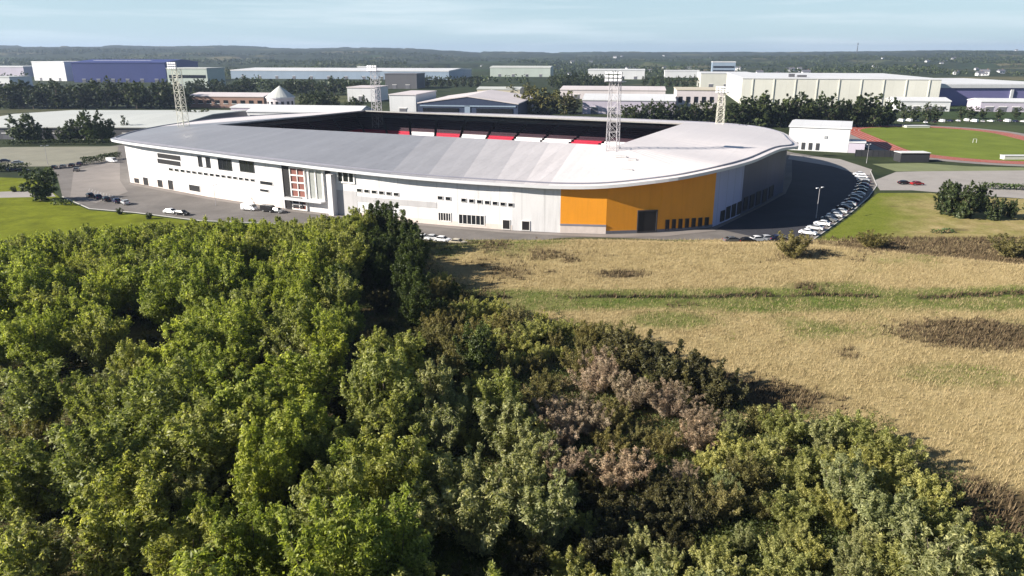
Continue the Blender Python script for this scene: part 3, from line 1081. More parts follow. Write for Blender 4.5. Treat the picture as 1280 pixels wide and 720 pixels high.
# rooflights and hatches by the near corner
for px, py, l in ((776, 199.5, 3.4), (790, 202, 2.6), (784, 208, 3.2)):
    X, Y = G(px, py, 16.2)
    k = min(range(NE), key=lambda j: (lerp(EO[j][0], IN[j][0], .45) - X) ** 2 + (lerp(EO[j][1], IN[j][1], .45) - Y) ** 2)
    tt = min(0.9, max(0.1, (Vector((X, Y)) - Vector(EO[k][:2])).length / (Vector(IN[k][:2]) - Vector(EO[k][:2])).length))
    zr = lerp(EO[k][2], IN[k][2], tt)
    MB().box((X, Y, zr + 0.25), (l, 0.6, 0.5), FA).build('roof_hatch', M['grey_clad'], stad, ORG)

# the bowl: terraces of seats under the roof, pitch in the middle
cx_ = sum(p.x for p in ic) / 4
cy_ = sum(p.y for p in ic) / 4


def off_ring(d):
    """inner rectangle grown outward by d"""
    out = []
    U = Vector((0.909, -0.416))
    W = Vector((0.416, 0.909))
    sg = [(-1, -1), (1, -1), (1, 1), (-1, 1)]
    for p, (su, sw) in zip(ic, sg):
        out.append(p + U * (su * d) + W * (sw * d))
    return out


ROWS = 15
BLK = {0: 10, 1: 7, 2: 12, 3: 7}
for side in range(4):
    nb = BLK[side]
    for bk in range(nb):
        f0, f1 = bk / nb + 0.004, (bk + 1) / nb - 0.004
        mb, mu = MB(), MB()
        for r in range(ROWS):
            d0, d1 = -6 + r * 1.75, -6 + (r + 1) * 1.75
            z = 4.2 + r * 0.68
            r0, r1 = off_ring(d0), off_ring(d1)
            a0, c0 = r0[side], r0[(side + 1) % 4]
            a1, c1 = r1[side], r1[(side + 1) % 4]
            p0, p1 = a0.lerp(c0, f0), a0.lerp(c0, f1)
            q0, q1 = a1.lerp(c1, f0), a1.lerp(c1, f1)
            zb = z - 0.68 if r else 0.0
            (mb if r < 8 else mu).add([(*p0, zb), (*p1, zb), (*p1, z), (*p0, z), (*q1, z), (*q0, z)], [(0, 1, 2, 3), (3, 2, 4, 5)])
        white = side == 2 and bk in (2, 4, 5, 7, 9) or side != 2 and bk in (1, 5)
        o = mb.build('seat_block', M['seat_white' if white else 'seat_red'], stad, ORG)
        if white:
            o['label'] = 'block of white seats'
        mu.build('upper_seat_block', M['seat_roof_shade'], stad, ORG)['label'] = 'block of upper seats with roof shade in the colour'
r0 = off_ring(-6.3)
mb = MB().add([(p.x, p.y, 0.06) for p in r0], [(0, 1, 2, 3)])
struct(mb.build('pitch_grass', M['pitch']))
# concourse back wall behind the top rows
r1 = off_ring(-6 + ROWS * 1.75 + 0.3)
mb = MB()
for i in range(4):
    a, c = r1[i], r1[(i + 1) % 4]
    mb.add([(a.x, a.y, 0), (c.x, c.y, 0), (c.x, c.y, 15.2), (a.x, a.y, 15.2)], [(0, 1, 2, 3)])
mb.build('back_wall', M['soffit'], stad, ORG)


# ------------------------------------------------------------------ floodlight masts
def mast(label, px, py_top, dist, wid, mat, heads=2):
    x = (px - 640) / F * (dist * CP + (H - 25) * SP)
    top = H - dist * ratio(py_top)
    t = thing('floodlight_mast', label, 'floodlight', (x, dist, 0), FA, 'floodlight masts at the corners of the stadium')
    hw0, hw1 = wid / 2, wid / 2 * 0.72
    legs, br = MB(), MB()

    def c(z, i):
        h = lerp(hw0, hw1, z / top)
        return Vector(((-h, h, h, -h)[i], (-h, -h, h, h)[i], z))
    nseg = 13
    for i in range(4):
        lg = MB().tube(c(0, i), c(top - 2.5, i), 0.15, 0.12)
        lg.build('leg', mat, t)
    for s in range(nseg):
        z0, z1 = top * s / nseg * 0.94, top * (s + 1) / nseg * 0.94
        for i in range(4):
            j = (i + 1) % 4
            br.tube(c(z1, i), c(z1, j), 0.07, n=4)
            br.tube(c(z0, i), c(z1, j), 0.055, n=4)
            br.tube(c(z0, j), c(z1, i), 0.055, n=4)
    br.build('bracing', mat, t)
    hd = MB()
    hd.box((0, 0, top - 2.6), (wid * 1.5, wid * 1.1, 0.2))
    for k in range(3):
        hd.tube((-wid * .7, -wid * .55, top - 2.3 + k), (wid * .7, -wid * .55, top - 2.3 + k), 0.07, n=4)
    for sx in (-1, 1):
        hd.tube((sx * wid * .7, -wid * .55, top - 2.6), (sx * wid * .7, -wid * .55, top + .1), 0.08, n=4)
    h_ = hd.build('head_frame', mat, t)
    for k in range(3):
        for j in range(4):
            MB().box((-wid * .54 + j * wid * .36, -wid * .55 - .2, top - 2.1 + k * 0.95), (wid * .27, .35, .62)).build('lamp', M['lamp'], h_)
    return t


mast('tall lattice floodlight mast rising at the near right corner of the pitch opening', 767, 90, 218, 3.6, M['galv'])
mast('pale lattice floodlight mast behind the left tip of the stadium roof', 226, 78, 312, 3.4, M['galv_b'])
mast('lattice floodlight mast at the far left corner, before the white and blue sheds', 470, 82, 372, 4.0, M['galv'])
mast('short looking cream floodlight mast at the far right corner of the stadium', 902, 108, 326, 3.6, M['galv_b'])


# ------------------------------------------------------------------ lamp posts
def lamp_post(px, pyb, hgt, label, first=[None]):
    x, y = G(px, pyb)
    if first[0] is None:
        t = thing('lamp_post', label, 'lamp post', (x, y, 0), 0.6, 'lamp posts round the stadium')
        MB().tube((0, 0, 0), (0, 0, 1.1), 0.14, 0.13, 8).build('base', M['galv'], t)
        MB().tube((0, 0, 1.1), (0, 0, 8.4), 0.10, 0.065, 8).build('pole', M['galv'], t)
        ar = MB().tube((0, 0, 8.4), (0.9, 0, 8.62), 0.06, 0.05).tube((0, 0, 8.4), (-0.9, 0, 8.62), 0.06, 0.05).build('arm', M['galv'], t)
        for s in (-1, 1):
            MB().box((s * 1.2, 0, 8.66), (0.85, 0.38, 0.18)).build('lamp', M['lamp'], t)
        first[0] = t
        t.scale = (hgt / 8.6,) * 3
        return t
    return dup(first[0], (x, y, 0), 0.6, hgt / 8.6, label)


lamp_post(1020, 273, 8.8, 'white lamp post standing in the stadium shadow beside the curved car row')
lamp_post(1083, 204, 8.0, 'lamp post at the road corner just right of the white hall')
lamp_post(270, 257, 6.5, 'lamp post by the left wing, in front of its small strip windows')
lamp_post(60, 206, 8.0, 'lamp post beside the black cars in the left parking')


# ------------------------------------------------------------------ buildings beyond
def place(xl, xr, yb):
    x0, y0 = G(xl, yb)
    x1, y1 = G(xr, yb)
    return (x0 + x1) / 2, y0, x1 - x0


def shed(name, label, cat, xl, xr, yb, ye, depth, wall, roof, rise=0.0, doors=0, bands=0, group=None, parapet=0.0, rz=-0.16, gable='x', windows=0):
    """an industrial shed or hall: walls, shallow gabled or flat roof, doors, window strips"""
    cx, cy, wd = place(xl, xr, yb)
    ht = max(2.8, H - cy * ratio(ye))
    t = thing(name, label, cat, (cx, cy, 0), rz, group)
    hw = wd / 2
    wl = MB()
    wl.box((0, depth / 2, ht / 2), (wd, depth, ht))
    wl.build('wall', M[wall], t)
    rf = MB()
    o = 0.5
    th = max(0.5, cy * 0.0012)
    if rise <= 0:
        rf.box((0, depth / 2, ht + th / 2 + 0.01), (wd + 2 * o, depth + 2 * o, th))
    elif gable == 'x':      # ridge runs across the view
        a, b_, c_ = -o, depth / 2, depth + o
        rf.add([(-hw - o, a, ht), (hw + o, a, ht), (hw + o, b_, ht + rise), (-hw - o, b_, ht + rise), (hw + o, c_, ht), (-hw - o, c_, ht),
                (-hw - o, a, ht + th), (hw + o, a, ht + th), (hw + o, b_, ht + rise + th), (-hw - o, b_, ht + rise + th), (hw + o, c_, ht + th), (-hw - o, c_, ht + th)],
               [(6, 7, 8, 9), (9, 8, 10, 11), (0, 1, 7, 6), (5, 11, 10, 4), (0, 6, 9, 3), (3, 9, 11, 5), (1, 2, 8, 7), (2, 4, 10, 8), (0, 3, 2, 1), (3, 5, 4, 2)])
        for s in (-1, 1):
            wg = MB()
            wg.add([(s * hw, 0, ht - .1), (s * hw, depth, ht - .1), (s * hw, depth / 2, ht + rise)], [(0, 1, 2)])
            wg.build('gable_wall', M[wall], t)
    else:                   # ridge runs away from the viewer: gable end faces the stadium
        rf.add([(-hw - o, -o, ht), (0, -o, ht + rise), (hw + o, -o, ht), (-hw - o, depth, ht), (0, depth, ht + rise), (hw + o, depth, ht),
                (-hw - o, -o, ht + th), (0, -o, ht + rise + th), (hw + o, -o, ht + th), (-hw - o, depth, ht + th), (0, depth, ht + rise + th), (hw + o, depth, ht + th)],
               [(6, 7, 10, 9), (7, 8, 11, 10), (0, 1, 7, 6), (1, 2, 8, 7), (3, 9, 10, 4), (4, 10, 11, 5), (0, 6, 9, 3), (2, 5, 11, 8), (0, 3, 4, 1), (1, 4, 5, 2)])
        MB().add([(-hw, 0, ht - .1), (hw, 0, ht - .1), (0, 0, ht + rise)], [(0, 1, 2)]).build('gable_wall', M[wall], t)
    rf.build('roof', M[roof], t)
    px_m = cy / F
    for k in range(doors):
        x = -hw + wd * (k + 0.7) / (doors + 0.4)
        dw, dh = min(5.5, wd / (doors * 1.8 + 1)), min(ht * 0.5, 5.0)
        dr = MB().box((x, -0.12, dh / 2), (dw, 0.3, dh)).build('door', M['slate'], t)
        MB().box((x, -0.18, dh + 0.25), (dw + 0.8, 0.5, 0.5)).build('door_frame', M['frame_w'], dr)
    for k in range(bands):
        z = ht * (0.62 - 0.34 * k / max(1, bands - 1)) if bands > 1 else ht * 0.6
        MB().box((0, -0.1, z), (wd * 0.92, 0.26, ht * 0.16)).build('window', M['glass'], t)
    for k in range(windows):
        x = -hw + wd * (k + 0.5) / windows
        w_ = MB().box((x, -0.1, ht * 0.55), (wd / windows * 0.5, 0.26, ht * 0.3)).build('window', M['glass'], t)
        MB().box((x, -0.16, ht * 0.55 - ht * 0.17), (wd / windows * 0.6, 0.4, ht * 0.04)).build('sill', M['frame_w'], w_)
    return t, ht


# far left group
shed('warehouse', 'bright white end of the far warehouse left of the big blue one', 'warehouse', 35, 92, 101, 78, 70, 'white', 'white', doors=3, rz=-0.38)
t, ht = shed('warehouse', 'huge blue warehouse on the skyline behind the dark trees', 'warehouse', 93, 209, 103, 79, 130, 'blue', 'blue', rise=4, doors=6, rz=0.0)
cx, cy, wd = place(93, 209, 103)
MB().box((-10, 50, ht + 3.4), (95, 30, 1.6)).build('rooflight', M['white'], t)
shed('warehouse', 'low pale warehouse at the left edge behind the white one', 'warehouse', -45, 36, 97, 84, 60, 'lilac', 'white', doors=4)
shed('workshop', 'small white block at the left edge above the dark trees', 'workshop', -20, 16, 109, 97, 40, 'white', 'roofgrey', doors=2)
shed('workshop', 'grey green block just right of the big blue warehouse', 'workshop', 209, 263, 110, 86, 45, 'greenish', 'roofgrey', doors=2, bands=1)
shed('warehouse', 'very long white roofed warehouse beyond the cone topped hall', 'warehouse', 279, 565, 99, 89, 190, 'steel', 'white', rise=2.5, doors=12)
shed('workshop', 'tiny bright block in front of the long white roofed warehouse', 'workshop', 447, 464, 93, 84, 12, 'white', 'white')
shed('warehouse', 'wide pale roofed shed behind the trees left of the stadium', 'warehouse', -70, 212, 174, 160, 125, 'dgrey', 'roofgrey', rise=2.2, doors=9, rz=0.0)
shed('office_block', 'low building with pale eaves and dark front beside the left mast', 'office', 232, 334, 135, 121, 38, 'brick', 'pink', rise=2.0, windows=9)
shed('warehouse', 'white block behind the far left floodlight mast', 'warehouse', 434, 470, 127, 110, 40, 'white', 'pink', doors=1)
shed('warehouse', 'broad pink white roofed shed left of the blue gabled front', 'warehouse', 487, 521, 144, 119, 60, 'white', 'pink', doors=1)
t, ht = shed('warehouse', 'blue fronted shed with shallow gable behind the far stand', 'warehouse', 521, 648, 148, 130, 95, 'navy', 'pink', rise=5, gable='y')
cx, cy, wd = place(521, 648, 148)
MB().box((0, -0.2, ht * 0.86), (wd * 0.96, 0.5, 0.9)).build('fascia', M['steel'], t)
MB().box((0, -0.2, ht * 0.5), (4, 0.5, ht * 0.8)).build('door', M['steel'], t)
for s in (-1, 1):
    MB().box((s * wd * 0.27, -0.15, ht * 0.5), (wd * 0.36, 0.36, ht * 0.42)).build('window', M['glass'], t)
shed('warehouse', 'dark grey windowless shed right of the far left mast', 'warehouse', 481, 522, 111, 93, 40, 'dgrey', 'slate', doors=2)
shed('warehouse', 'low pale shed far beyond the yellowish trees', 'warehouse', 612, 688, 96, 85, 60, 'greenish', 'roofgrey', rise=2, doors=4)
shed('workshop', 'low sand coloured shed among the yellowish trees', 'workshop', 596, 650, 122, 112, 30, 'sand', 'roofgrey', rise=1.5, doors=2)
shed('warehouse', 'lilac white shed behind the near right mast', 'warehouse', 728, 842, 143, 126, 60, 'lilac', 'white', rise=3, doors=5)
shed('warehouse', 'long low pale roof behind the lilac shed', 'warehouse', 700, 830, 124, 113, 70, 'pink', 'pink', rise=2, doors=4)
shed('office_block', 'beige windowed block just left of the far right mast', 'office', 845, 902, 139, 113, 45, 'pink', 'sand', windows=6, bands=0)
shed('warehouse', 'bright low warehouse far beyond the near right mast', 'warehouse', 735, 805, 99, 88, 60, 'white', 'white', doors=4)
shed('warehouse', 'thin white line of a warehouse right of the near mast top', 'warehouse', 831, 873, 97, 89, 30, 'white', 'white')
shed('warehouse', 'white warehouse with dark roof clutter left of the long cream one', 'warehouse', 876, 938, 110, 92, 60, 'cream', 'white', doors=3)
shed('tower_block', 'pale block with overhanging top on the skyline above the far right mast', 'building', 890, 918, 93, 78, 25, 'steel', 'white', bands=2)
t, ht = shed('warehouse', 'huge cream white warehouse behind the dark trees on the right', 'warehouse', 930, 1161, 132, 99, 190, 'cream', 'white', doors=0, rz=-0.2)
cx, cy, wd = place(930, 1161, 132)
for k in range(9):
    MB().box((-wd / 2 + wd * (k + .5) / 9, -0.3, ht / 2), (0.8, 0.6, ht * 0.98)).build('downpipe', M['cream'], t)
MB().box((-wd * 0.22, 30, ht + 2.2), (5, 5, 3)).build('roof_vent', M['dgrey'], t)
MB().box((-wd * 0.17, 25, ht + 1.8), (8, 5, 2)).build('roof_vent', M['dgrey'], t)
t, ht = shed('warehouse', 'blue violet warehouse wing with white roof edge at the right', 'warehouse', 1162, 1330, 132, 106, 160, 'purple', 'white', rz=0.0)
cx, cy, wd = place(1162, 1330, 132)
MB().box((0, -0.6, ht - 1.2), (wd, 1.2, 3.0)).build('fascia', M['white'], t)
MB().box((wd * 0.09, -0.6, ht * 0.4), (2.5, 1.0, ht * 0.75)).build('downpipe', M['white'], t)
shed('workshop', 'low white pitched roof depot before the violet warehouse', 'workshop', 1121, 1184, 139, 127, 26, 'white', 'white', rise=2.2, doors=4)
shed('workshop', 'low white depot at the right edge above the parked vans', 'workshop', 1228, 1310, 140, 128, 26, 'lilac', 'white', rise=1.8, doors=5)
# the white hall beside the running track
t, ht = shed('sports_hall', 'white sports hall between the stadium shadow and the running track', 'hall', 986, 1056, 189, 160, 40, 'white', 'white', rise=1.2, gable='x', rz=FA)
cx, cy, wd = place(986, 1056, 189)
for k in range(4):
    w_ = MB().box((-wd * .36 + k * wd * .12, -0.1, 2.2), (1.5, 0.3, 3.2)).build('door', M['frame_d'], t)
MB().box((wd * .12, -0.1, ht * 0.62), (1.4, 0.3, 1.2)).build('vent', M['grey'], t)
MB().box((wd / 2 + 3.6, 6, 2.4), (7.0, 12, 4.8)).build('annexe', M['lilac'], t)
MB().box((wd / 2 + 3.7, 6, 5.0), (7.6, 12.8, 0.4)).build('annexe_roof', M['white'], t)

# round hall with a cone roof
cx, cy, wd = place(336, 369, 143)
t = thing('round_hall', 'small round white hall with pointed cone roof behind the main stand', 'hall', (cx, cy, 0))


def drum(mb, r0, r1, z0, z1, n_=24):
    vs = [(r * math.cos(2 * math.pi * i / n_), r * math.sin(2 * math.pi * i / n_), z) for r, z in ((r0, z0), (r1, z1)) for i in range(n_)]
    return mb.add(vs, [(i, (i + 1) % n_, n_ + (i + 1) % n_, n_ + i) for i in range(n_)])


dr = wd / 2
zt = H - cy * ratio(121)
za = H - cy * ratio(107)
drum(MB(), dr, dr, 0, zt).build('wall', M['pink'], t)
rf = drum(drum(MB(), dr * 1.06, dr * 0.35, zt, lerp(zt, za, .68)), dr * 0.35, 0.05, lerp(zt, za, .68), za).build('roof', M['roofgrey'], t)
drum(MB(), dr * 1.08, dr * 1.08, zt - 0.7, zt + 0.05).build('eaves', M['white'], t)
for k in range(7):
    a = -math.pi / 2 + (k - 3) * 0.42
    MB().box((dr * math.cos(a), dr * math.sin(a), zt * 0.62), (0.3, 2.0, zt * 0.3), a).build('window', M['glass'], t)
shed('leisure_hall', 'long low white sloping roof in front of the round hall', 'hall', 305, 452, 153, 141, 30, 'white', 'white', rise=3.5, windows=10)
shed('leisure_hall', 'low white hall left of the round hall', 'hall', 288, 332, 146, 135, 25, 'lilac', 'white', rise=1.5, windows=4)

# ------------------------------------------------------------------ running track and its furniture
tc_ = Vector((238, 398))
td = Vector((0.2, 0.98)).normalized()
tn = Vector((td.y, -td.x))


def oval(r, half=42.2, n_=28):
    pts = []
    for s in (1, -1):
        for i in range(n_ + 1):
            a = math.pi * i / n_
            v_ = tn * (math.cos(a) * r * s) + td * (s * half + math.sin(a) * r * s)
            pts.append(tc_ + v_)
    return pts


def flat(name, pts, z, mat):
    o = MB().add([(p.x, p.y, z) for p in pts], [tuple(range(len(pts)))]).build(name, mat)
    if o.data.polygons[0].normal.z < 0:
        o.data.flip_normals()
    return struct(o)


flat('track_apron', oval(54), 0.10, M['paving'])
flat('running_track', oval(47), 0.14, M['track'])
flat('infield_lawn', oval(37), 0.18, M['infield'])
mb = MB()
for r in (38.2, 40.6, 43.0, 45.4):
    P = oval(r)
    for a, c in zip(P, P[1:] + P[:1]):
        d = (c - a).normalized()
        q = Vector((d.y, -d.x)) * 0.12
        mb.add([(*(a - q), .2), (*(c - q), .2), (*(c + q), .2), (*(a + q), .2)], [(0, 1, 2, 3)])
struct(mb.build('track_markings', M['paint']))


def shelter(label, xl, xr, yb, ht, depth, mat):
    cx, cy, wd = place(xl, xr, yb)
    t = thing('team_shelter', label, 'shelter', (cx, cy, 0.05))
    MB().box((0, depth - .1, ht / 2), (wd, .2, ht)).build('back_panel', M[mat], t)
    for s in (-1, 1):
        MB().box((s * (wd / 2 - .1), depth / 2 - .1, ht / 2), (.2, depth - .25, ht)).build('side_panel', M[mat], t)
    MB().box((0, 0.05, ht * .42), (wd - .4, .1, ht * .84)).build('front_panel', M[mat], t)
    MB().box((0, depth / 2, ht + .12), (wd + .5, depth + .5, .2)).build('roof', M['frame_w' if ht > 3.5 else mat], t)
    MB().box((0, depth * .6, .45), (wd - 1, .5, .12)).build('bench', M['red_panel'], t)


shelter('black box shelter with pale roof edge beside the green infield', 1125, 1161, 203, 3.9, 6, 'frame_d')
cx, cy, wd = place(1070, 1124, 196)
t = thing('fence', 'long black boarded fence running from the hall to the black shelter', 'fence', (cx, cy, 0), -0.16)
MB().box((0, 0, 1.5), (wd, .12, 3.0)).build('board_panel', M['frame_d'], t)
for k in range(9):
    MB().box((-wd / 2 + wd * k / 8, -.12, 1.6), (.14, .12, 3.2)).build('post', M['frame_d'], t)
cx, cy, wd = place(1133, 1162, 160)
t = thing('landing_mat', 'long pale mat cover lying on the far end of the infield', 'mat', (cx, cy, .2))
MB().prism([(-wd / 2, 0), (wd / 2, 0), (wd / 2, 5), (-wd / 2, 5)], 0, 1.0).build('mat', M['cream'], t)
MB().prism([(-wd / 2 - .2, -.2), (wd / 2 + .2, -.2), (wd / 2 + .2, 5.2), (-wd / 2 - .2, 5.2)], 1.01, 1.25).build('cover', M['white'], t)
cx, cy, wd = place(1255, 1290, 200)
t = thing('landing_mat', 'pale long box mat beside the near red bend of the track', 'mat', (cx, cy, .2))
MB().prism([(-wd / 2, 0), (wd / 2, 0), (wd / 2, 3), (-wd / 2, 3)], 0, 1.5).build('mat', M['cream'], t)
MB().prism([(-wd / 2 - .2, -.2), (wd / 2 + .2, -.2), (wd / 2 + .2, 3.2), (-wd / 2 - .2, 3.2)], 1.51, 1.75).build('cover', M['white'], t)
cx, cy, wd = place(1216, 1220, 179)
t = thing('goal_post', 'small white goal on the green infield', 'goal', (cx, cy, .2))
MB().tube((-.9, 0, 0), (-.9, 0, 2.0), .12).build('post', M['paint'], t)
MB().tube((.9, 0, 0), (.9, 0, 2.0), .12).build('post', M['paint'], t)
MB().tube((-.9, 0, 2.0), (.9, 0, 2.0), .12).build('crossbar', M['paint'], t)

# radio mast on the right skyline
cx, cy = G(1071, 74)
cy = 5200
cx = (1071 - 640) / F * (cy * CP)
t = thing('radio_mast', 'thin radio mast on the right hand hills of the skyline', 'mast', (cx, cy, 60))
zt = H - cy * ratio(53) - 60
MB().tube((0, 0, -10), (0, 0, zt), 4.0, 1.2, 6).build('pole', M['dgrey'], t)
MB().box((0, 0, zt * 0.8), (9, 6, 5)).build('antenna', M['dgrey'], t)


# ------------------------------------------------------------------ plants: prototypes
def leaf_quads(P, Nn, ln, wd):
    """diamond leaves at P facing Nn"""
    k = len(P)
    Nn = Nn / np.linalg.norm(Nn, axis=1, keepdims=True)
    T = RNG.normal(0, 1, (k, 3))
    T[:, 2] -= 0.2
    A = np.cross(Nn, T)
    A /= np.linalg.norm(A, axis=1, keepdims=True) + 1e-9
    B = np.cross(Nn, A)
    l = (ln * RNG.uniform(0.6, 1.35, k))[:, None]
    w_ = (wd * RNG.uniform(0.7, 1.3, k))[:, None]
    v0 = P - A * l * 0.5
    v2 = P + A * l * 0.5 - Nn * l * 0.12
    v1 = P + B * w_ * 0.5
    v3 = P - B * w_ * 0.5
    return np.stack([v0, v1, v2, v3], 1).reshape(-1, 3)


def tree_meshes(name, h, r, lobes, leaves, ln, wd, base=0.15, spire=0, spread=1.0, up=0.5, rnd=None, stems=1, hollow=0.55):
    """trunk + limbs (one mesh) and a crown of loose leaves gathered in uneven lobes and sprays"""
    rnd = random.Random(rnd)
    tr = MB()
    L_ = []
    for i in range(lobes):
        f = (i + 0.5) / lobes
        z = h * (base + (0.90 - base) * f)
        prof = math.sin(math.pi * min(1, 0.18 + 0.82 * (1 - f) ** 0.8)) ** 0.7 if spread < 1.5 else 1.0
        a = i * 2.399 + rnd.uniform(-.5, .5)
        rr = r * prof * rnd.uniform(0.35, 0.8)
        R_ = r * rnd.uniform(0.26, 0.46) * (1.05 - 0.35 * f)
        L_.append((Vector((rr * math.cos(a), rr * math.sin(a), z)), R_, R_ * rnd.uniform(0.8, 1.5)))
    bases = [Vector((rnd.uniform(-.4, .4) * r * (stems > 1), rnd.uniform(-.4, .4) * r * (stems > 1), 0)) for _ in range(stems)]
    for bq in bases:
        p = bq * 0.0
        r0 = 0.028 * h / (1 + 0.3 * (stems - 1))
        for s in range(5):
            q = bq.lerp(Vector((bq.x * .3, bq.y * .3, h * .85)), (s + 1) / 5) + Vector((rnd.uniform(-.12, .12), rnd.uniform(-.12, .12), 0)) * h * .12
            tr.tube(p, q, r0 * (1 - s * .18), r0 * (1 - (s + 1) * .18), 6)
            p = q
    for c, R_, Rz in L_:
        bq = rnd.choice(bases)
        s0 = bq.lerp(Vector((0, 0, h * .85)), max(0.12, c.z / h * .55))
        mid_ = s0.lerp(c, .5) + Vector((0, 0, h * .04))
        tr.tube(s0, mid_, 0.010 * h, 0.006 * h, 5)
        tr.tube(mid_, c, 0.006 * h, 0.003 * h, 4)
    wts = np.array([l[1] ** 2 * l[2] for l in L_])
    wts = wts ** 0.7
    cnt = np.maximum(20, (leaves * wts / wts.sum())).astype(int)
    PP, NN = [], []
    for (c, R_, Rz), k in zip(L_, cnt):
        nsp = max(8, k // 26)
        d = RNG.normal(0, 1, (nsp, 3))
        d[:, 2] = d[:, 2] * .8 + .25
        d /= np.linalg.norm(d, axis=1, keepdims=True)
        rad_ = RNG.uniform(hollow, 1.12, nsp) ** 0.8
        S = np.array(c) + d * np.array([R_, R_, Rz]) * rad_[:, None]
        dirs = d * 0.7 + RNG.normal(0, .35, (nsp, 3)) + np.array([0, 0, up])
        dirs /= np.linalg.norm(dirs, axis=1, keepdims=True)
        which = RNG.integers(0, nsp, k)
        t = RNG.uniform(-.35, 1.0, k)
        slen = R_ * RNG.uniform(.28, .62, nsp)
        P = S[which] + dirs[which] * (t * slen[which])[:, None] + RNG.normal(0, R_ * .085, (k, 3))
        Nr = d[which] * .8 + RNG.normal(0, .5, (k, 3)) + np.array([-.25, -.05, .5])
        PP.append(P)
        NN.append(Nr)
    for i in range(spire):
        c, R_, Rz = rnd.choice(L_[len(L_) // 3:])
        b0 = np.array(c) + np.array([rnd.uniform(-1, 1) * R_ * .8, rnd.uniform(-1, 1) * R_ * .8, Rz * .55])
        ax = np.array([rnd.uniform(-.28, .28), rnd.uniform(-.28, .28), 1.0])
        sl = rnd.uniform(.09, .2) * h
        k = int(leaves * 0.006) + 14
        t = RNG.uniform(0, 1, k)
        P = b0 + ax * (t * sl)[:, None] + RNG.normal(0, 1, (k, 3)) * (0.14 * (1.15 - t) * ln * 5)[:, None]
        PP.append(P)
        NN.append(RNG.normal(0, .8, (k, 3)) + np.array([0, 0, .4]))
        tr.tube(tuple(c), tuple(b0), 0.02, 0.02, 4)
        tr.tube(tuple(b0), tuple(b0 + ax * sl), 0.02, 0.01, 4)
    P = np.concatenate(PP)
    Nr = np.concatenate(NN)
    P[:, 2] = np.maximum(P[:, 2], 0.1)
    return tr.mesh(name + '_trunk'), np_mesh(name + '_crown', leaf_quads(P, Nr, ln, wd), 4)


def plume_meshes(name, h, r, plumes, leaves, ln, wd, fan=0.6, pr=0.2, low=0.2, rnd=None, droop=0.0, bare=0):
    """many upright leafy branches fanning out of one root: loose, feathery growth with an uneven top"""
    rnd = random.Random(rnd)
    tr = MB()
    PP, NN = [], []
    per = leaves // plumes
    for i in range(plumes):
        a = i * 2.399 + rnd.uniform(-.5, .5)
        q = (i + .5) / plumes
        rr = r * math.sqrt(q) * rnd.uniform(.75, 1.1)
        hh = h * (1 - .24 * q ** 2) * rnd.uniform(.68, 1.04)
        tip = Vector((rr * math.cos(a), rr * math.sin(a), hh))
        mid_ = Vector((tip.x * fan, tip.y * fan, hh * .5)) + Vector((rnd.uniform(-.06, .06), rnd.uniform(-.06, .06), 0)) * h
        pts = []
        for k in range(7):
            t = k / 6
            pts.append((1 - t) ** 2 * Vector((0, 0, 0)) + 2 * t * (1 - t) * mid_ + t * t * tip)
        for k in range(6):
            tr.tube(pts[k], pts[k + 1], .011 * h * (1 - k / 6.5) * (1.6 if i == 0 else 1), .011 * h * (1 - (k + 1) / 6.5) * (1.6 if i == 0 else 1), 5)
        # side twigs along the branch, each a spray of leaves
        ntw = rnd.randint(16, 22)
        rad = h * pr * rnd.uniform(.7, 1.25)
        n_ = int(per * rnd.uniform(.6, 1.4))
        tt = RNG.uniform(low, 1.0, ntw)
        P0 = np.array([[*( (1 - t) ** 2 * Vector((0, 0, 0)) + 2 * t * (1 - t) * mid_ + t * t * tip)] for t in tt])
        th = RNG.uniform(0, 6.283, ntw)
        wide = rad * (1.12 - tt) ** .6 * RNG.uniform(.5, 1.25, ntw)
        D = np.stack([np.cos(th), np.sin(th), RNG.uniform(.35, 1.3, ntw) - droop], -1) * wide[:, None]
        which = RNG.integers(0, ntw, n_)
        u = RNG.uniform(0.05, 1, n_)
        sc = (wide[which] * .16 + .05)[:, None]
        P = P0[which] + D[which] * u[:, None] + RNG.normal(0, 1, (n_, 3)) * sc
        # a tapering leafy tip
        nt_ = n_ // 7
        v_ = RNG.uniform(0, 1, nt_)
        ext = np.array(tip) + (np.array(tip) - np.array(mid_)) * (v_ * .13)[:, None] + RNG.normal(0, 1, (nt_, 3)) * (rad * .2 * (1.1 - v_))[:, None]
        PP += [P, ext]
        NN += [D[which] / (wide[which][:, None] + 1e-6) * .5 + RNG.normal(0, .55, (n_, 3)) + np.array([-.25, -.1, .45]),
               RNG.normal(0, .6, (nt_, 3)) + np.array([-.3, -.1, .4])]
    P = np.concatenate(PP)
    P[:, 2] = np.maximum(P[:, 2], .12)
    return tr.mesh(name + '_trunk'), np_mesh(name + '_crown', leaf_quads(P, np.concatenate(NN), ln, wd), 4)


PROTO = {}


def proto(key, kind, mat, bark='bark', **kw):
    """several differently grown plants of one kind"""
    out = []
    lob = kw.pop('lobed', None)
    for i in range(kw.pop('variants', 2)):
        a, c = (plume_meshes if 'plumes' in kw else tree_meshes)(key, rnd=sum(map(ord, key)) + i * 31, **kw)
        a.materials.append(M[bark])
        c.materials.append(L[mat])
        out.append((a, c))
    for i in range(2 if lob else 0):
        a, c = tree_meshes(key, rnd=sum(map(ord, key)) + 7 + i, **lob)
        a.materials.append(M[bark])
        c.materials.append(L[mat])
        out.append((a, c))
    PROTO[key] = (kind, kw['h'], out)


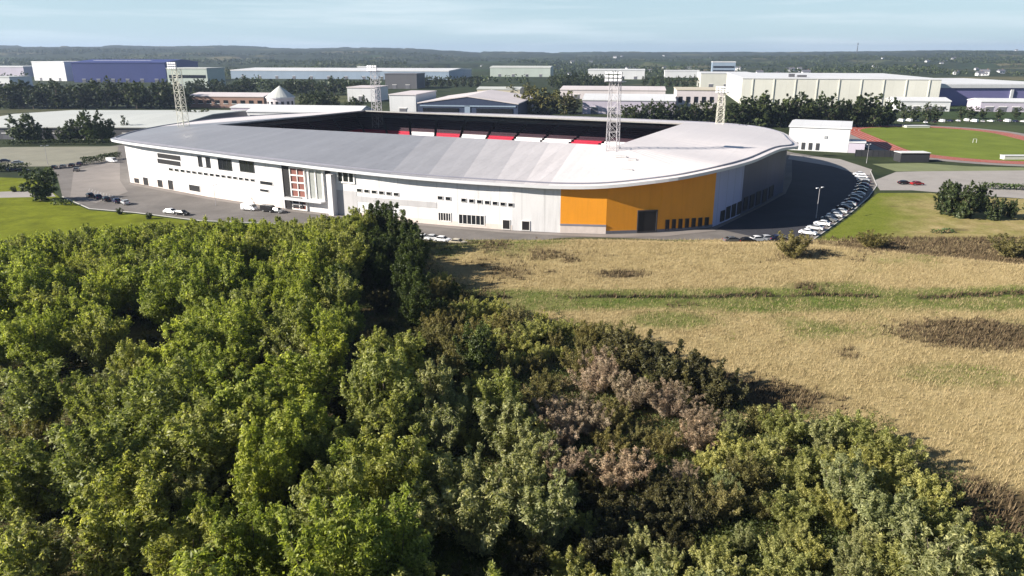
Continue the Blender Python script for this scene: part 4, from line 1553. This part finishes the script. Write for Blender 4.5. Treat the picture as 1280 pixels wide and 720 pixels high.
def plant(key, x, y, hgt, label, cat, group, z=0.0, wide=1.0, var=None):
    kind, h0, ms = PROTO[key]
    a, c = ms[random.randrange(len(ms)) if var is None else var % len(ms)]
    s = hgt / h0
    r = thing(kind, label, cat, (x, y, z - 0.05), random.uniform(0, 6.28), group)
    r.scale = (s * wide, s * wide, s)
    shrubby = kind.endswith(('shrub', 'bush'))
    o = bpy.data.objects.new('stem' if shrubby else 'trunk', a)
    COL.objects.link(o)
    o.parent = r
    o = bpy.data.objects.new('foliage' if shrubby else 'crown', c)
    COL.objects.link(o)
    o.parent = r
    return r


# near kinds: every leaf its own face
proto('bright', 'bright_green_tree', 'bright', h=10, r=4.2, plumes=20, leaves=17000, ln=.40, wd=.16, fan=.65, pr=.17, low=.16, variants=4,
      lobed=dict(h=10, r=4.5, lobes=20, leaves=17000, ln=.40, wd=.16, base=.1, spire=40, up=1.0, hollow=.35))
proto('mid', 'green_tree', 'mid', h=10, r=4.5, plumes=20, leaves=17000, ln=.42, wd=.17, fan=.65, pr=.18, low=.16, variants=3,
      lobed=dict(h=10, r=4.7, lobes=21, leaves=17000, ln=.42, wd=.17, base=.1, spire=36, up=.9, hollow=.35))
proto('dark', 'dark_tree', 'dark', h=10, r=3.8, plumes=18, leaves=17000, ln=.36, wd=.19, fan=.8, pr=.17, low=.1, variants=3)
proto('willow', 'willow_shrub', 'willow', bark='twig', h=7, r=3.8, plumes=20, leaves=12000, ln=.40, wd=.13, fan=.7, pr=.16, low=.12, variants=3)
proto('olive', 'olive_shrub', 'olive', bark='twig', h=4.2, r=3.2, plumes=24, leaves=9500, ln=.31, wd=.105, fan=.7, pr=.19, low=.1, variants=4)
proto('scrub', 'brown_shrub', 'scrub', bark='twig', h=4, r=3.1, plumes=22, leaves=10000, ln=.26, wd=.09, fan=.7, pr=.2, low=.08, variants=3)
proto('darkscrub', 'shade_dark_shrub', 'darkscrub', bark='twig', h=4, r=3.1, plumes=20, leaves=10000, ln=.26, wd=.10, fan=.7, pr=.2, low=.05, variants=2)
proto('dead', 'dry_shrub', 'dead', bark='twig', h=4.2, r=3.2, plumes=26, leaves=8500, ln=.36, wd=.05, fan=.65, pr=.16, low=.1, variants=3)
# far kinds
proto('far', 'tree', 'far', h=11, r=4.6, lobes=12, leaves=2600, ln=.75, wd=.5, base=.12, spire=4, variants=4)
proto('farlight', 'yellowish_tree', 'farlight', h=9, r=3.6, lobes=10, leaves=2000, ln=.7, wd=.45, base=.15, spire=4, variants=2)
proto('farbright', 'green_tree', 'farbright', h=9, r=4.2, lobes=14, leaves=9000, ln=.45, wd=.3, base=.12, spire=4, variants=3)
proto('fardense', 'dark_tree', 'far', h=9, r=4.4, lobes=15, leaves=10000, ln=.45, wd=.32, base=.06, spire=4, variants=3)
proto('farpoplar', 'poplar_tree', 'far', h=14, r=2.0, lobes=10, leaves=1600, ln=.7, wd=.45, base=.1, spire=6, variants=1)

# ------------------------------------------------------------------ the thicket in the foreground
edge_tab = [(-300, 300), (-60, 296), (0, 294), (90, 284), (160, 279), (220, 275), (270, 273), (340, 276), (400, 271), (445, 264), (475, 260), (500, 264), (524, 290),
            (545, 335), (600, 368), (680, 388), (760, 402), (830, 432), (900, 466), (950, 500), (1000, 517), (1060, 520), (1130, 545),
            (1180, 596), (1225, 664), (1290, 672), (1400, 680)]


def kind_for(px, py, rnd):
    if (px - 800) ** 2 / 78 ** 2 + (py - 600) ** 2 / 48 ** 2 < 1:
        return 'darkscrub'  # shaded hollow painted with dark-leaved shrubs
    if (px - 615) ** 2 / 60 ** 2 + (py - 690) ** 2 / 55 ** 2 < 1:
        return 'darkscrub'  # shaded pocket painted the same way
    if 420 < px < 535 and py < 360:
        return 'dark' if px > 440 else rnd.choice(['mid', 'dark'])
    if 500 < px < 600 and 330 < py < 440:
        return rnd.choice(['dark', 'scrub', 'scrub'])
    if 690 < px < 880 and 436 < py < 550:
        return rnd.choice(['dead', 'dead', 'dead', 'scrub'])
    if 540 <= px < 860 and py < 470:
        return rnd.choice(['scrub', 'olive', 'scrub'])
    if 470 < px < 620 and 430 < py < 600:
        return rnd.choice(['willow', 'willow', 'mid'])
    if 620 <= px < 730 and 500 < py < 640:
        return 'willow'
    if px >= 880 and py < 640:
        return rnd.choice(['olive', 'olive', 'willow', 'scrub'] if px < 1010 else ['olive', 'olive', 'olive', 'willow'])
    if px >= 680:
        return rnd.choice(['olive', 'olive', 'willow'])
    if px < 130 and py > 430:
        return rnd.choice(['mid', 'mid', 'willow', 'scrub'])
    if py < 440:
        return rnd.choice(['bright', 'bright', 'mid'])
    if 180 < px < 480:
        return rnd.choice(['bright', 'bright', 'mid', 'willow'])
    return rnd.choice(['bright', 'mid', 'mid', 'willow'])


HGT = dict(bright=(8.2, 11.5), mid=(7.6, 11.0), dark=(7.5, 9.5), willow=(5.4, 7.6), olive=(2.6, 3.9), scrub=(3.0, 4.4), dead=(3.6, 4.8), darkscrub=(2.6, 3.4))
THICK = []
rnd = random.Random(5)
yy = 40.0
rowi = 0
while yy < 172:
    sp = 6.2 if yy < 90 else 6.8
    xx = -0.75 * yy - 14 + (rowi % 2) * sp / 2
    while xx < 0.75 * yy + 12:
        x = xx + rnd.uniform(-1.7, 1.7)
        y = yy + rnd.uniform(-1.6, 1.6)
        xx += sp
        z0 = float(mound(x, y))
        pk = proj(x, y, z0 + 6.0)
        key = kind_for(pk[0], pk[1], rnd)
        lo, hi = HGT[key]
        if any(((pk[0] - a_) / c_) ** 2 + ((pk[1] - b_) / d_) ** 2 < 1 for a_, b_, c_, d_ in
               ((474, 385, 20, 55), (300, 478, 32, 24), (425, 490, 20, 48), (66, 548, 48, 34), (548, 432, 38, 34), (180, 395, 26, 20), (350, 610, 30, 30))):
            key = 'darkscrub'  # shady gap in the thicket painted by low dark-leaved shrubs
            lo, hi = 2.4, 3.6
        h = rnd.uniform(lo, hi) * (0.72 if rnd.random() < 0.2 else 1.0)
        if pk[1] > 330 and rnd.random() < 0.10:
            continue
        px, py = proj(x, y, z0 + h)
        lim = interp(edge_tab, px)
        if py < lim - 1:
            # try a lower plant before giving the spot up
            for fac in (0.82, 0.68, 0.56):
                px, py = proj(x, y, z0 + h * fac)
                if py >= interp(edge_tab, px):
                    break
            else:
                continue
            h *= fac
        if px < -70 or px > 1345 or py > 790:
            continue
        THICK.append((key, x, y, z0, h, px, py))
    yy += sp * 0.9
    rowi += 1
for _ in range(1500):
    px, py = rnd.uniform(640, 1345), rnd.uniform(500, 800)
    h = rnd.uniform(2.5, 3.8)
    x, y = G(px, py, 1.2 + h)
    if py < interp(edge_tab, px) + 4 or any(math.hypot(t[1] - x, t[2] - y) < (2.5 if t[0] in ('olive', 'darkscrub') else 3.2) for t in THICK):
        continue
    key = kind_for(px, py, rnd)
    if key == 'dead':
        continue
    THICK.append((key, x, y, float(mound(x, y)), h, px, py))
for _ in range(900):
    px, py = rnd.uniform(520, 880), rnd.uniform(340, 540)
    h = rnd.uniform(2.6, 4.4)
    x, y = G(px, py, 1.2 + h)
    if py < interp(edge_tab, px) + 2 or any(math.hypot(t[1] - x, t[2] - y) < 3.3 for t in THICK):
        continue
    key = kind_for(px, py, rnd)
    if key in ('bright', 'mid', 'willow'):
        key = 'olive'
    THICK.append((key, x, y, float(mound(x, y)), h, px, py))
# chosen plants along the rim: the tall dark tree, the rim shrubs and the lone clump at the right edge
for px in range(-40, 445, 24):
    py = interp(edge_tab, px) + rnd.uniform(3, 7)
    h = rnd.uniform(7.0, 8.6)
    x, y = G(px, py, 1.2 + h)
    if all(math.hypot(t[1] - x, t[2] - y) > 3.2 for t in THICK):
        THICK.append((rnd.choice(['bright', 'mid', 'mid']), x, y, float(mound(x, y)), h, px, py))
for key, px, py, h in (('dark', 478, 258, 10.5), ('dark', 498, 270, 9.5), ('mid', 452, 268, 9.0), ('dark', 515, 300, 8.0), ('scrub', 545, 352, 4.5), ('olive', 590, 372, 4.2),
                       ('darkscrub', 795, 418, 6.4), ('darkscrub', 836, 432, 6.6), ('darkscrub', 874, 446, 6.2), ('darkscrub', 905, 464, 5.2), ('dead', 745, 450, 5.0), ('dead', 790, 470, 5.0), ('dead', 840, 480, 4.6), ('scrub', 770, 404, 4.2), ('olive', 985, 512, 4.6),
                       ('olive', 1075, 520, 4.8), ('olive', 1120, 545, 4.4), ('olive', 1165, 600, 3.8), ('olive', 1240, 672, 3.6), ('willow', 545, 452, 6.6), ('willow', 668, 540, 5.6)):
    z0 = 1.2
    x, y = G(px, py, z0 + h)
    THICK = [t for t in THICK if math.hypot(t[1] - x, t[2] - y) > 2.6]
    THICK.append((key, x, y, float(mound(x, y)), h, px, py))
print('thicket', len(THICK))

KW = dict(bright='bright yellow-green tree', mid='mid green leafy tree', dark='dark green tree', willow='grey-green willow shrub', olive='olive green shrub',
          scrub='brownish green shrub', dead='dry pinkish brown shrub')
KW['darkscrub'] = 'dark brownish shrub'  # shrub painted dark as the shade of hollows and gaps
KG = dict(bright='bright green trees of the foreground thicket', mid='mid green trees of the foreground thicket', dark='dark trees of the foreground thicket',
          willow='willow shrubs of the foreground thicket', olive='olive shrubs beside the dry field', scrub='brownish shrubs of the thicket', dead='dry shrubs by the field', darkscrub='dark shrubs at the edge of the dry field')  # the dark shrubs stand in for shaded hollows and gaps


def cell(px, py):
    if px < 540:
        r = 'far rim below the stadium' if py < 318 else 'second belt of the thicket' if py < 380 else 'middle of the thicket' if py < 480 else 'near belt of the thicket' if py < 590 else 'front of the thicket'
        c = 'at left edge' if px < 110 else 'left' if px < 260 else 'inner left' if px < 400 else 'inner right'
    else:
        r = 'scrub below the grass path' if py < 430 else 'scrub beside the dry field' if py < 520 else 'shrubs below the tree shadow' if py < 620 else 'bottom edge shrubs'
        c = 'left part' if px < 680 else 'middle' if px < 860 else 'right part' if px < 1040 else 'far right'
    return r, c


groups = {}
for t in THICK:
    groups.setdefault((t[0],) + cell(t[5], t[6]), []).append(t)
for (key, r, c), its in groups.items():
    its.sort(key=lambda t: t[5])
    for i, (k, x, y, z0, h, px, py) in enumerate(its):
        where = f'{r}, {c}'
        nn = len(its)
        pre = 'lone' if nn == 1 else ('left of two' if i == 0 else 'right of two') if nn == 2 else ORD[i] + ' from left,'
        lab = f'{pre} {KW[key]}, {where}'
        plant(key, x, y, h, lab, 'tree' if key in ('bright', 'mid', 'dark') else 'shrub', KG[key], z0, wide=random.uniform(.85, 1.2))

# low leafy growth that fills the ground between them
und = []
for (k, x, y, z0, h, px, py) in THICK:
    n_ = 44
    a = RNG.uniform(0, 6.283, n_)
    d = RNG.uniform(0.5, 6.5, n_)
    ux, uy = x + np.cos(a) * d, y + np.sin(a) * d
    und.append(np.stack([ux, uy, mound(ux, uy)], -1))
und = np.concatenate(und)
PP = np.repeat(und, 34, 0)
PP = PP + RNG.normal(0, 1, PP.shape) * np.array([.55, .55, .3]) + np.array([0, 0, .55])
PP[:, 2] = np.maximum(PP[:, 2], mound(PP[:, 0], PP[:, 1]) + .05)
o = link('leafy_undergrowth', np_mesh('leafy_undergrowth', leaf_quads(PP, RNG.normal(0, .6, PP.shape) + np.array([0, 0, .7]), .30, .12), 4), L['under'])
o['label'] = 'low tangled green undergrowth between the thicket trees'
o['category'] = 'undergrowth'
struct(o, 'stuff')

# ------------------------------------------------------------------ single bushes and trees round the stadium
def lone(key, px, pyb, hpx, label, cat, group=None, wide=1.0):
    z0 = 0.0
    x, y = G(px, pyb, 0.0)
    for _ in range(3):
        z0 = float(mound(x, y))
        x, y = G(px, pyb, z0)
    h = hpx * (y * CP + (H - z0) * SP) / F / 0.94
    return plant(key, x, y, h, label, cat, group, z0, wide)


lone('farbright', 52, 251, 38, 'round green bush tree on the left lawn beside the car park', 'tree', wide=1.25)
lone('scrub', 990, 322, 29, 'brown green bush in front of the last parked cars', 'bush')
lone('scrub', 1090, 311, 20, 'low brown green bush on the bank below the right lawn', 'bush', wide=1.6)
lone('scrub', 1262, 322, 26, 'dark brown bush on the bare bank at the right edge', 'bush', wide=1.5)
for i, (px, pb, hp, lab) in enumerate(((1182, 268, 38, 'leftmost tree of the dark clump beside the right hand road'), (1204, 272, 42, 'tallest tree of the dark clump beside the right hand road'),
                                      (1222, 264, 30, 'low tree behind the clump, before the pale road'), (1240, 275, 28, 'rounded tree at the right end of the dark clump'),
                                      (1262, 272, 20, 'small bush between the dark clump and the right edge'), (1288, 276, 24, 'bush cut by the right edge of the picture'))):
    lone('fardense', px, pb, hp, lab, 'tree', 'trees beside the right hand road', wide=.95)
for px, pb, hp, lab in ((150, 268, 8, 'tiny shrub on the lawn below the navy cars'), (186, 274, 8, 'tiny shrub on the lawn edge right of the navy cars'),
                        (18, 240, 7, 'small shrub beside the left footpath')):
    lone('farbright', px, pb, hp, lab, 'shrub', 'small shrubs on the left lawn', wide=1.3)

# rows of trees farther out
rows = [
    ('far', 'dark trees in front of the blue warehouse', 'before the blue warehouse', [(-10 + i * 10.5 + (i * 37 % 7) - 3, 134 + (i * 13 % 3), 24 + (i * 29 % 9)) for i in range(24)]),
    ('farbright', 'trees before the wide pale roofed shed', 'before the pale roofed shed', [(30, 178, 32), (46, 178, 20), (62, 177, 16), (80, 178, 18), (98, 177, 26), (118, 178, 36), (132, 177, 26), (170, 172, 14), (186, 171, 13), (202, 170, 14)]),
    ('farpoplar', 'pointed trees before the wide pale roofed shed', 'before the pale roofed shed', [(158, 172, 28), (141, 175, 22)]),
    ('far', 'trees beside the left floodlight mast', 'beside the left mast', [(236, 154, 18), (248, 155, 16), (258, 154, 17), (268, 155, 13), (224, 152, 14)]),
    ('far', 'dark trees behind the round hall', 'behind the round hall', [(238 + i * 9.5, 117 + (i * 7 % 4), 14 + (i * 11 % 6)) for i in range(24) if not 8 < i < 11]),
    ('far', 'trees between the round hall and the far left mast', 'right of the round hall', [(384, 138, 20), (396, 139, 24), (408, 138, 22), (420, 139, 18), (450, 141, 18), (440, 139, 16)]),
    ('far', 'dark trees by the grey windowless shed', 'by the grey shed', [(525 + i * 9, 108 + i % 2, 12 + (i * 5 % 5)) for i in range(9)]),
    ('farlight', 'yellowish trees beyond the far stand', 'beyond the far stand', [(652, 141, 24), (662, 142, 30), (673, 141, 22), (684, 142, 28), (694, 141, 25), (706, 143, 26), (718, 142, 20), (640, 122, 14), (660, 120, 15)]),
    ('far', 'dark trees above the yellowish ones', 'above the yellowish trees', [(690 + i * 8, 110 + i % 3, 15 + (i * 7 % 6)) for i in range(11)]),
    ('far', 'dark trees below the lilac shed', 'below the lilac shed', [(782 + i * 9.5, 152 + i % 2, 19 + (i * 7 % 6)) for i in range(13)]),
    ('far', 'dark trees in front of the cream warehouse', 'before the cream warehouse', [(908 + i * 9.6, 157 + (i * 5 % 3), 25 + (i * 17 % 14)) for i in range(22)]),
    ('far', 'trees around the depots at the right', 'around the right depots', [(1128, 151, 16), (1140, 152, 18), (1158, 150, 20), (1170, 151, 17), (1200, 148, 13), (1214, 149, 15), (1228, 148, 12), (1248, 149, 12), (1270, 149, 14), (1290, 149, 14)]),
    ('far', 'dark trees behind the near mast', 'right of the near mast', [(806 + i * 10, 108 + i % 2, 12 + (i * 5 % 5)) for i in range(8)]),
]
for key, group, where, pts in rows:
    pts = sorted(pts)
    for i, (px, pb, hp) in enumerate(pts):
        kw_ = {'far': 'dark tree', 'farbright': 'green tree', 'farpoplar': 'pointed tree', 'farlight': 'yellowish tree'}[key]
        size = 'tall ' if hp == max(p[2] for p in pts) else ''
        lone(key, px, pb, hp, f'{ORD[i]} {kw_} from the left in the {size and "same "}row {where}' if False else f'{ORD[i]} {kw_} from the left {where}', 'tree', group, wide=random.uniform(1.0, 1.4))


def hedge(label, pts, hgt, thick, mat='far'):
    P = []
    for (x0, y0), (x1, y1) in zip(pts, pts[1:]):
        d = math.hypot(x1 - x0, y1 - y0)
        k = int(d * thick * hgt * 7)
        t = RNG.uniform(0, 1, k)
        P.append(np.stack([x0 + (x1 - x0) * t + RNG.normal(0, thick * .3, k), y0 + (y1 - y0) * t + RNG.normal(0, thick * .3, k),
                           hgt * np.sqrt(RNG.uniform(0.01, 1, k)) * (0.85 + 0.3 * vnoise(x0 + (x1 - x0) * t, t * d, .12))], -1))
    P = np.concatenate(P)
    c = pts[len(pts) // 2]
    t = thing('hedge', label, 'hedge', (c[0], c[1], 0))
    st = MB()
    for (x0, y0), (x1, y1) in zip(pts, pts[1:]):
        for k in range(8):
            a = (k + .5) / 8
            x, y = lerp(x0, x1, a) - c[0], lerp(y0, y1, a) - c[1]
            st.tube((x, y, 0), (x + .2, y, hgt * .7), .09, .04, 5)
    st.build('stem', M['bark'], t)
    o = link('foliage', np_mesh('hedge_foliage', leaf_quads(P - np.array([c[0], c[1], 0]), RNG.normal(0, .7, P.shape) + np.array([0, 0, .4]), .7, .45), 4), L[mat], t)
    return t


hedge('long dark hedge between the tan gravel parking and the pale roofed shed', [G(8, 182), G(80, 181), G(152, 180)], 2.6, 2.2)
hedge('short dark hedge behind the car row near the stadium corner', [G(104, 206), G(128, 202), G(150, 198)], 3.0, 2.4)
hedge('dark hedge at the left edge beside the black cars', [G(-30, 216), G(10, 214), G(36, 213)], 3.0, 2.6)
hedge('clipped hedge along the lawn edge right of the green bush tree', [G(66, 256), G(90, 257)], 1.6, 1.8, 'farbright')
hedge('low green hedge across the pale road at the right edge', [G(1228, 236), G(1300, 238)], 2.0, 3.0, 'farbright')
hedge('low scrub hedge on the dry slope below the dark clump of trees', [G(1165, 292), G(1190, 291)], 1.2, 1.6, 'farbright')

# the far woods, one mass
fx = RNG.uniform(-2600, 2600, 60000)
fy = RNG.uniform(760, 4200, 60000)
keep = (np.abs(fx) < 0.8 * fy + 60) & (fbm(fx, fy, 1 / 240.0, 77) > 0.53) & (RNG.uniform(0, 1, 60000) < 0.8)
fx, fy = fx[keep], fy[keep]
# leave the building plots free
SHEDS = [o for o in SC.objects if o.parent is None and o.get('category') in ('warehouse', 'workshop', 'office', 'building')]
bpy.context.view_layer.update()
for o in SHEDS:
    xs = [(o.matrix_world @ Vector(c)) for ch in o.children for c in (ch.bound_box if ch.type == 'MESH' else [])]
    x0, x1 = min(p.x for p in xs) - 10, max(p.x for p in xs) + 10
    y0, y1 = min(p.y for p in xs) - 45, max(p.y for p in xs) + 10
    k = ~((fx > x0) & (fx < x1) & (fy > y0) & (fy < y1))
    fx, fy = fx[k], fy[k]
fx, fy = fx[:9000], fy[:9000]
k = len(fx)
hh = RNG.uniform(6, 13, k)
base = np.stack([fx, fy, np.where(np.hypot(fx, fy) > 1500, hill(fx, fy), 0)], -1)
PP = np.repeat(base, 12, 0)
HH = np.repeat(hh, 12)
t = RNG.uniform(.1, 1, len(PP))
rr = HH * .38 * np.sqrt(1 - (t * 2 - 1) ** 2 * .8)
a = RNG.uniform(0, 6.283, len(PP))
PP = PP + np.stack([np.cos(a) * rr, np.sin(a) * rr, t * HH], -1)
o = link('distant_woods', np_mesh('distant_woods', leaf_quads(PP, RNG.normal(0, .6, PP.shape) + np.array([0, 0, .5]), 4.4, 3.4), 4), L['far'])
o['label'] = 'dark belts of woodland running to the horizon'
o['category'] = 'woods'
struct(o, 'stuff')

# small houses of the far town: one built, the rest copied
hs = thing('house', 'small pale distant house among the woods below the skyline', 'house', (0, 0, 0), 0, 'far houses below the skyline')
MB().box((0, 0, 3), (14, 9, 6)).build('wall', M['white'], hs)
rf = MB().add([(-7.5, -5, 6), (7.5, -5, 6), (7.5, 0, 9.5), (-7.5, 0, 9.5), (7.5, 5, 6), (-7.5, 5, 6)], [(0, 1, 2, 3), (3, 2, 4, 5), (0, 3, 5), (1, 4, 2)]).build('roof', M['slate'], hs)
MB().box((4, 0.4, 9.6), (1.2, 1.2, 2.2)).build('chimney', M['brick'], rf)
for s in (-1, 1):
    MB().box((s * 3.5, -4.55, 3.6), (2.2, .3, 1.8)).build('window', M['glass'], hs)
first = True
rh = random.Random(3)
spots = [(rh.choice([rh.uniform(700, 1275), rh.uniform(560, 1275)]), rh.uniform(74, 96)) for _ in range(42)]
for px, py in spots:
    x, y = G(px, py)
    z = float(hill(x, y)) if math.hypot(x, y) > 1500 else 0.0
    if first:
        hs.location = (x, y, z)
        first = False
    else:
        dup(hs, (x, y, z - .3), rh.uniform(-.6, .6), rh.uniform(.7, 1.3))

# ------------------------------------------------------------------ cars
def car_meshes(van=False):
    """side profile swept across the width, with tumblehome; returns body, glass, wheel, rim and lamp meshes"""
    Lh = 2.2 if not van else 2.5
    if van:
        prof = [(-Lh, .35), (-Lh, 1.2), (-Lh + .08, 2.0), (1.1, 2.05), (1.55, 1.9), (2.15, 1.15), (2.45, .95), (Lh, .4)]
    else:
        prof = [(-Lh, .38), (-Lh + .02, .82), (-2.0, .98), (-1.62, 1.02), (-1.05, 1.40), (-.3, 1.48), (.45, 1.42), (1.18, .98), (1.95, .84), (Lh - .03, .66), (Lh, .36)]
    mb = MB()
    k = len(prof)
    vs = []
    for s, yo in ((-1, 1), (-1, 0), (1, 0), (1, 1)):
        for x, z in prof:
            hw = .88 if z < 1.03 else lerp(.88, .66, min(1, (z - 1.03) / .45)) if not van else (.95 if z < 1.2 else .88)
            w_ = hw if yo == 0 else hw - .07
            zz = z if yo == 0 or z > .6 else z - .12
            vs.append((x, s * hw if yo == 0 else s * (hw - .05), zz))
    fs = []
    for i in range(k - 1):
        fs.append((k + i, 2 * k + i, 2 * k + i + 1, k + i + 1))
    fs.append(tuple(range(2 * k - 1, k - 1, -1)))
    fs.append(tuple(range(2 * k, 3 * k)))
    fs.append((k, 2 * k - 1, 3 * k - 1, 2 * k))
    mb.add(vs, fs)
    body = mb.mesh('car_body')
    gl = MB()
    if van:
        gl.add([(1.62, -.8, 1.88), (1.62, .8, 1.88), (2.17, .84, 1.2), (2.17, -.84, 1.2)], [(0, 1, 2, 3)])
        for s in (-1, 1):
            gl.add([(.75, s * .905, 1.28), (1.85, s * .93, 1.28), (1.45, s * .90, 1.8), (.75, s * .89, 1.85)], [(0, 1, 2, 3)])
    else:
        gl.add([(.52, -.60, 1.405), (.52, .60, 1.405), (1.15, .76, 1.03), (1.15, -.76, 1.03)], [(0, 1, 2, 3)])
        gl.add([(-1.10, -.60, 1.395), (-1.10, .60, 1.395), (-1.62, .74, 1.06), (-1.62, -.74, 1.06)], [(0, 1, 2, 3)])
        for s in (-1, 1):
            gl.add([(-1.4, s * .885, 1.06), (1.0, s * .885, 1.06), (.42, s * .72, 1.38), (-1.0, s * .72, 1.38)], [(0, 1, 2, 3)])
    gl.v = [(x * 1.0 + (.02 if x > .5 else -.02 if x < -1 else 0), y * 1.015, z + .012) for x, y, z in gl.v]
    wh = MB().tube((0, -.11, 0), (0, .11, 0), .33, .33, 14)
    ri = MB().tube((0, -.125, 0), (0, .125, 0), .2, .2, 10)
    return body, gl.mesh('car_glass'), wh.mesh('car_wheel'), ri.mesh('car_rim')


CARM = {False: car_meshes(False), True: car_meshes(True)}
for ms in CARM.values():
    ms[1].materials.append(M['glass'])
    ms[2].materials.append(M['tyre'])
    ms[3].materials.append(M['rim'])
CARP = {}


def car(color, px, pyb, rz, label, group, van=False, xy=None, z=0.06):
    x, y = G(px, pyb) if xy is None else xy
    key = (color, van)
    if key in CARP:
        return dup(CARP[key], (x, y, z), rz, 1.0, label, group)
    body, gl, wh, ri = CARM[van]
    t = thing('parked_van' if van else 'parked_car', label, 'van' if van else 'car', (x, y, z), rz, group)
    b_ = body.copy()
    b_.materials.append(M['car_' + color])
    bo = link('body', b_, None, t)
    link('window_glass', gl, None, bo)
    for sx in (-1.35, 1.35):
        for sy in (-.8, .8):
            o = link('wheel', wh, None, t)
            o.location = (sx, sy, .33)
            link('rim', ri, None, o)
    e = 2.47 if van else 2.17
    for s in (-1, 1):
        MB().box((e, s * .62, .68), (.08, .34, .16)).build('headlight', M['lamp'], t)
        MB().box((-e + .0, s * .66, .82), (.08, .28, .2)).build('tail_light', M['taillamp'], t)
    CARP[key] = t
    return t


g = 'cars parked in the left car park'
for i, (c, px, py, rz, lab) in enumerate((('black', 113, 246.5, 2.3, 'black car at the left end of the row beside the left lawn'), ('navy', 123, 248.5, 2.3, 'second dark car of the row beside the left lawn'),
                                         ('black', 133, 251.5, 2.3, 'third dark car of the row beside the left lawn'), ('navy', 146, 253.5, 2.3, 'navy car in the row beside the left lawn, right of three dark ones'),
                                         ('silver', 157, 255.5, 2.3, 'silver car at the right end of the dark row by the lawn'))):
    car(c, px, py, rz, lab, g)
car('white', 214, 267, -.35, 'white car just left of a black one below the left wing', g)
car('black', 228, 269, -.35, 'black car right of a white one below the left wing', g)
for c, px, py, lab in (('black', 68, 211, 'black car nearest the hedge end, far left row'), ('grey', 79, 210, 'grey car in the far left row behind the green bush'),
                       ('black', 90, 208.5, 'black car in the middle of the far left row'), ('navy', 100, 206.5, 'navy car at the right end of the far left row'),
                       ('grey', 96, 214, 'grey car standing in front of the far left row')):
    car(c, px, py, 1.9, lab, 'far row of cars in the left car park')
for c, px, py, lab in (('black', 4, 212, 'black car at the left picture edge'), ('navy', 16, 214, 'navy car second from the left picture edge'), ('black', 28, 215, 'black car below the tan parking'),
                       ('navy', 6, 203, 'navy car behind the black one at the left picture edge'), ('silver', 22, 205, 'silver car behind the dark ones at the left edge')):
    car(c, px, py, .4, lab, 'cars at the left edge')
car('white', 140, 203, -.4, 'white van near the left corner of the stadium', None, van=True)
car('white', 312, 263, -.35, 'white van in front of the left wing, before the entrance', None, van=True)
car('black', 336, 265, -.45, 'black van left of the entrance', None, van=True)
car('grey', 347, 266, -.45, 'dark grey car next to the entrance', None)
for c, px, py, lab in (('white', 529, 300, 'white car left of three at the foot of the main stand'), ('silver', 541, 300.5, 'silver car between two white ones at the foot of the main stand'),
                       ('white', 553, 302.5, 'white car right of three at the foot of the main stand'), ('beige', 572, 306, 'beige car alone at the foot of the main stand')):
    car(c, px, py, -.35, lab, 'cars at the foot of the main stand')
for c, px, py, lab in (('black', 934, 304, 'black car in front of the side wall, left of four'), ('white', 947, 302, 'white car second of four before the side wall'),
                       ('silver', 959, 301, 'silver car third of four before the side wall'), ('navy', 972, 301, 'navy car right of four before the side wall'), ('grey', 915, 303, 'grey car left of the black one before the orange corner')):
    car(c, px, py, .15, lab, 'cars in front of the side stand')
cols = ['white', 'silver', 'white', 'grey', 'silver', 'silver', 'black', 'silver', 'navy', 'grey', 'silver', 'black', 'grey', 'navy', 'black', 'silver', 'white', 'white']
for i, c in enumerate(cols):
    p, d = along(row, (i + .6) / (len(cols) + .4))
    rz = math.atan2(d.y, d.x) + math.pi / 2 + (0 if i % 3 else math.pi)
    car(c, 0, 0, rz, f'{ORD[i]} car, a {c} one, counted from the near end of the curved row', 'curved row of cars right of the stadium', xy=(p.x, p.y))
car('red', 1146, 231.5, .1, 'dark red car driving on the pale right hand road', None)
car('black', 1130, 230.5, .1, 'black car close behind the dark red one on the right road', None)
vr = random.Random(8)
for i in range(16):
    px = 1126 + i * 10.2
    c = ['white', 'white', 'silver', 'white', 'black', 'white', 'navy', 'white'][i % 8]
    v = i % 8 in (0, 1, 5)
    car(c, px, 153 + vr.uniform(-1.2, 1.2), vr.uniform(1.2, 1.9), f'{ORD[i]} vehicle from the left, {c}, in the row before the right depots', 'vehicles parked before the right depots', van=v)

# ------------------------------------------------------------------ the air
hz = MB().box((0, 0, 68), (22000, 22000, 164)).build('haze', None)
m = bpy.data.materials.new('haze')
m.use_nodes = True
nt = m.node_tree
nt.nodes.remove(nt.nodes['Principled BSDF'])
pv = nt.nodes.new('ShaderNodeVolumePrincipled')
pv.inputs['Color'].default_value = (0.50, 0.63, 0.90, 1)
pv.inputs['Density'].default_value = 0.000075
pv.inputs['Anisotropy'].default_value = 0.2
nt.links.new(pv.outputs[0], nt.nodes['Material Output'].inputs['Volume'])
hz.data.materials.append(m)
struct(hz, 'stuff')
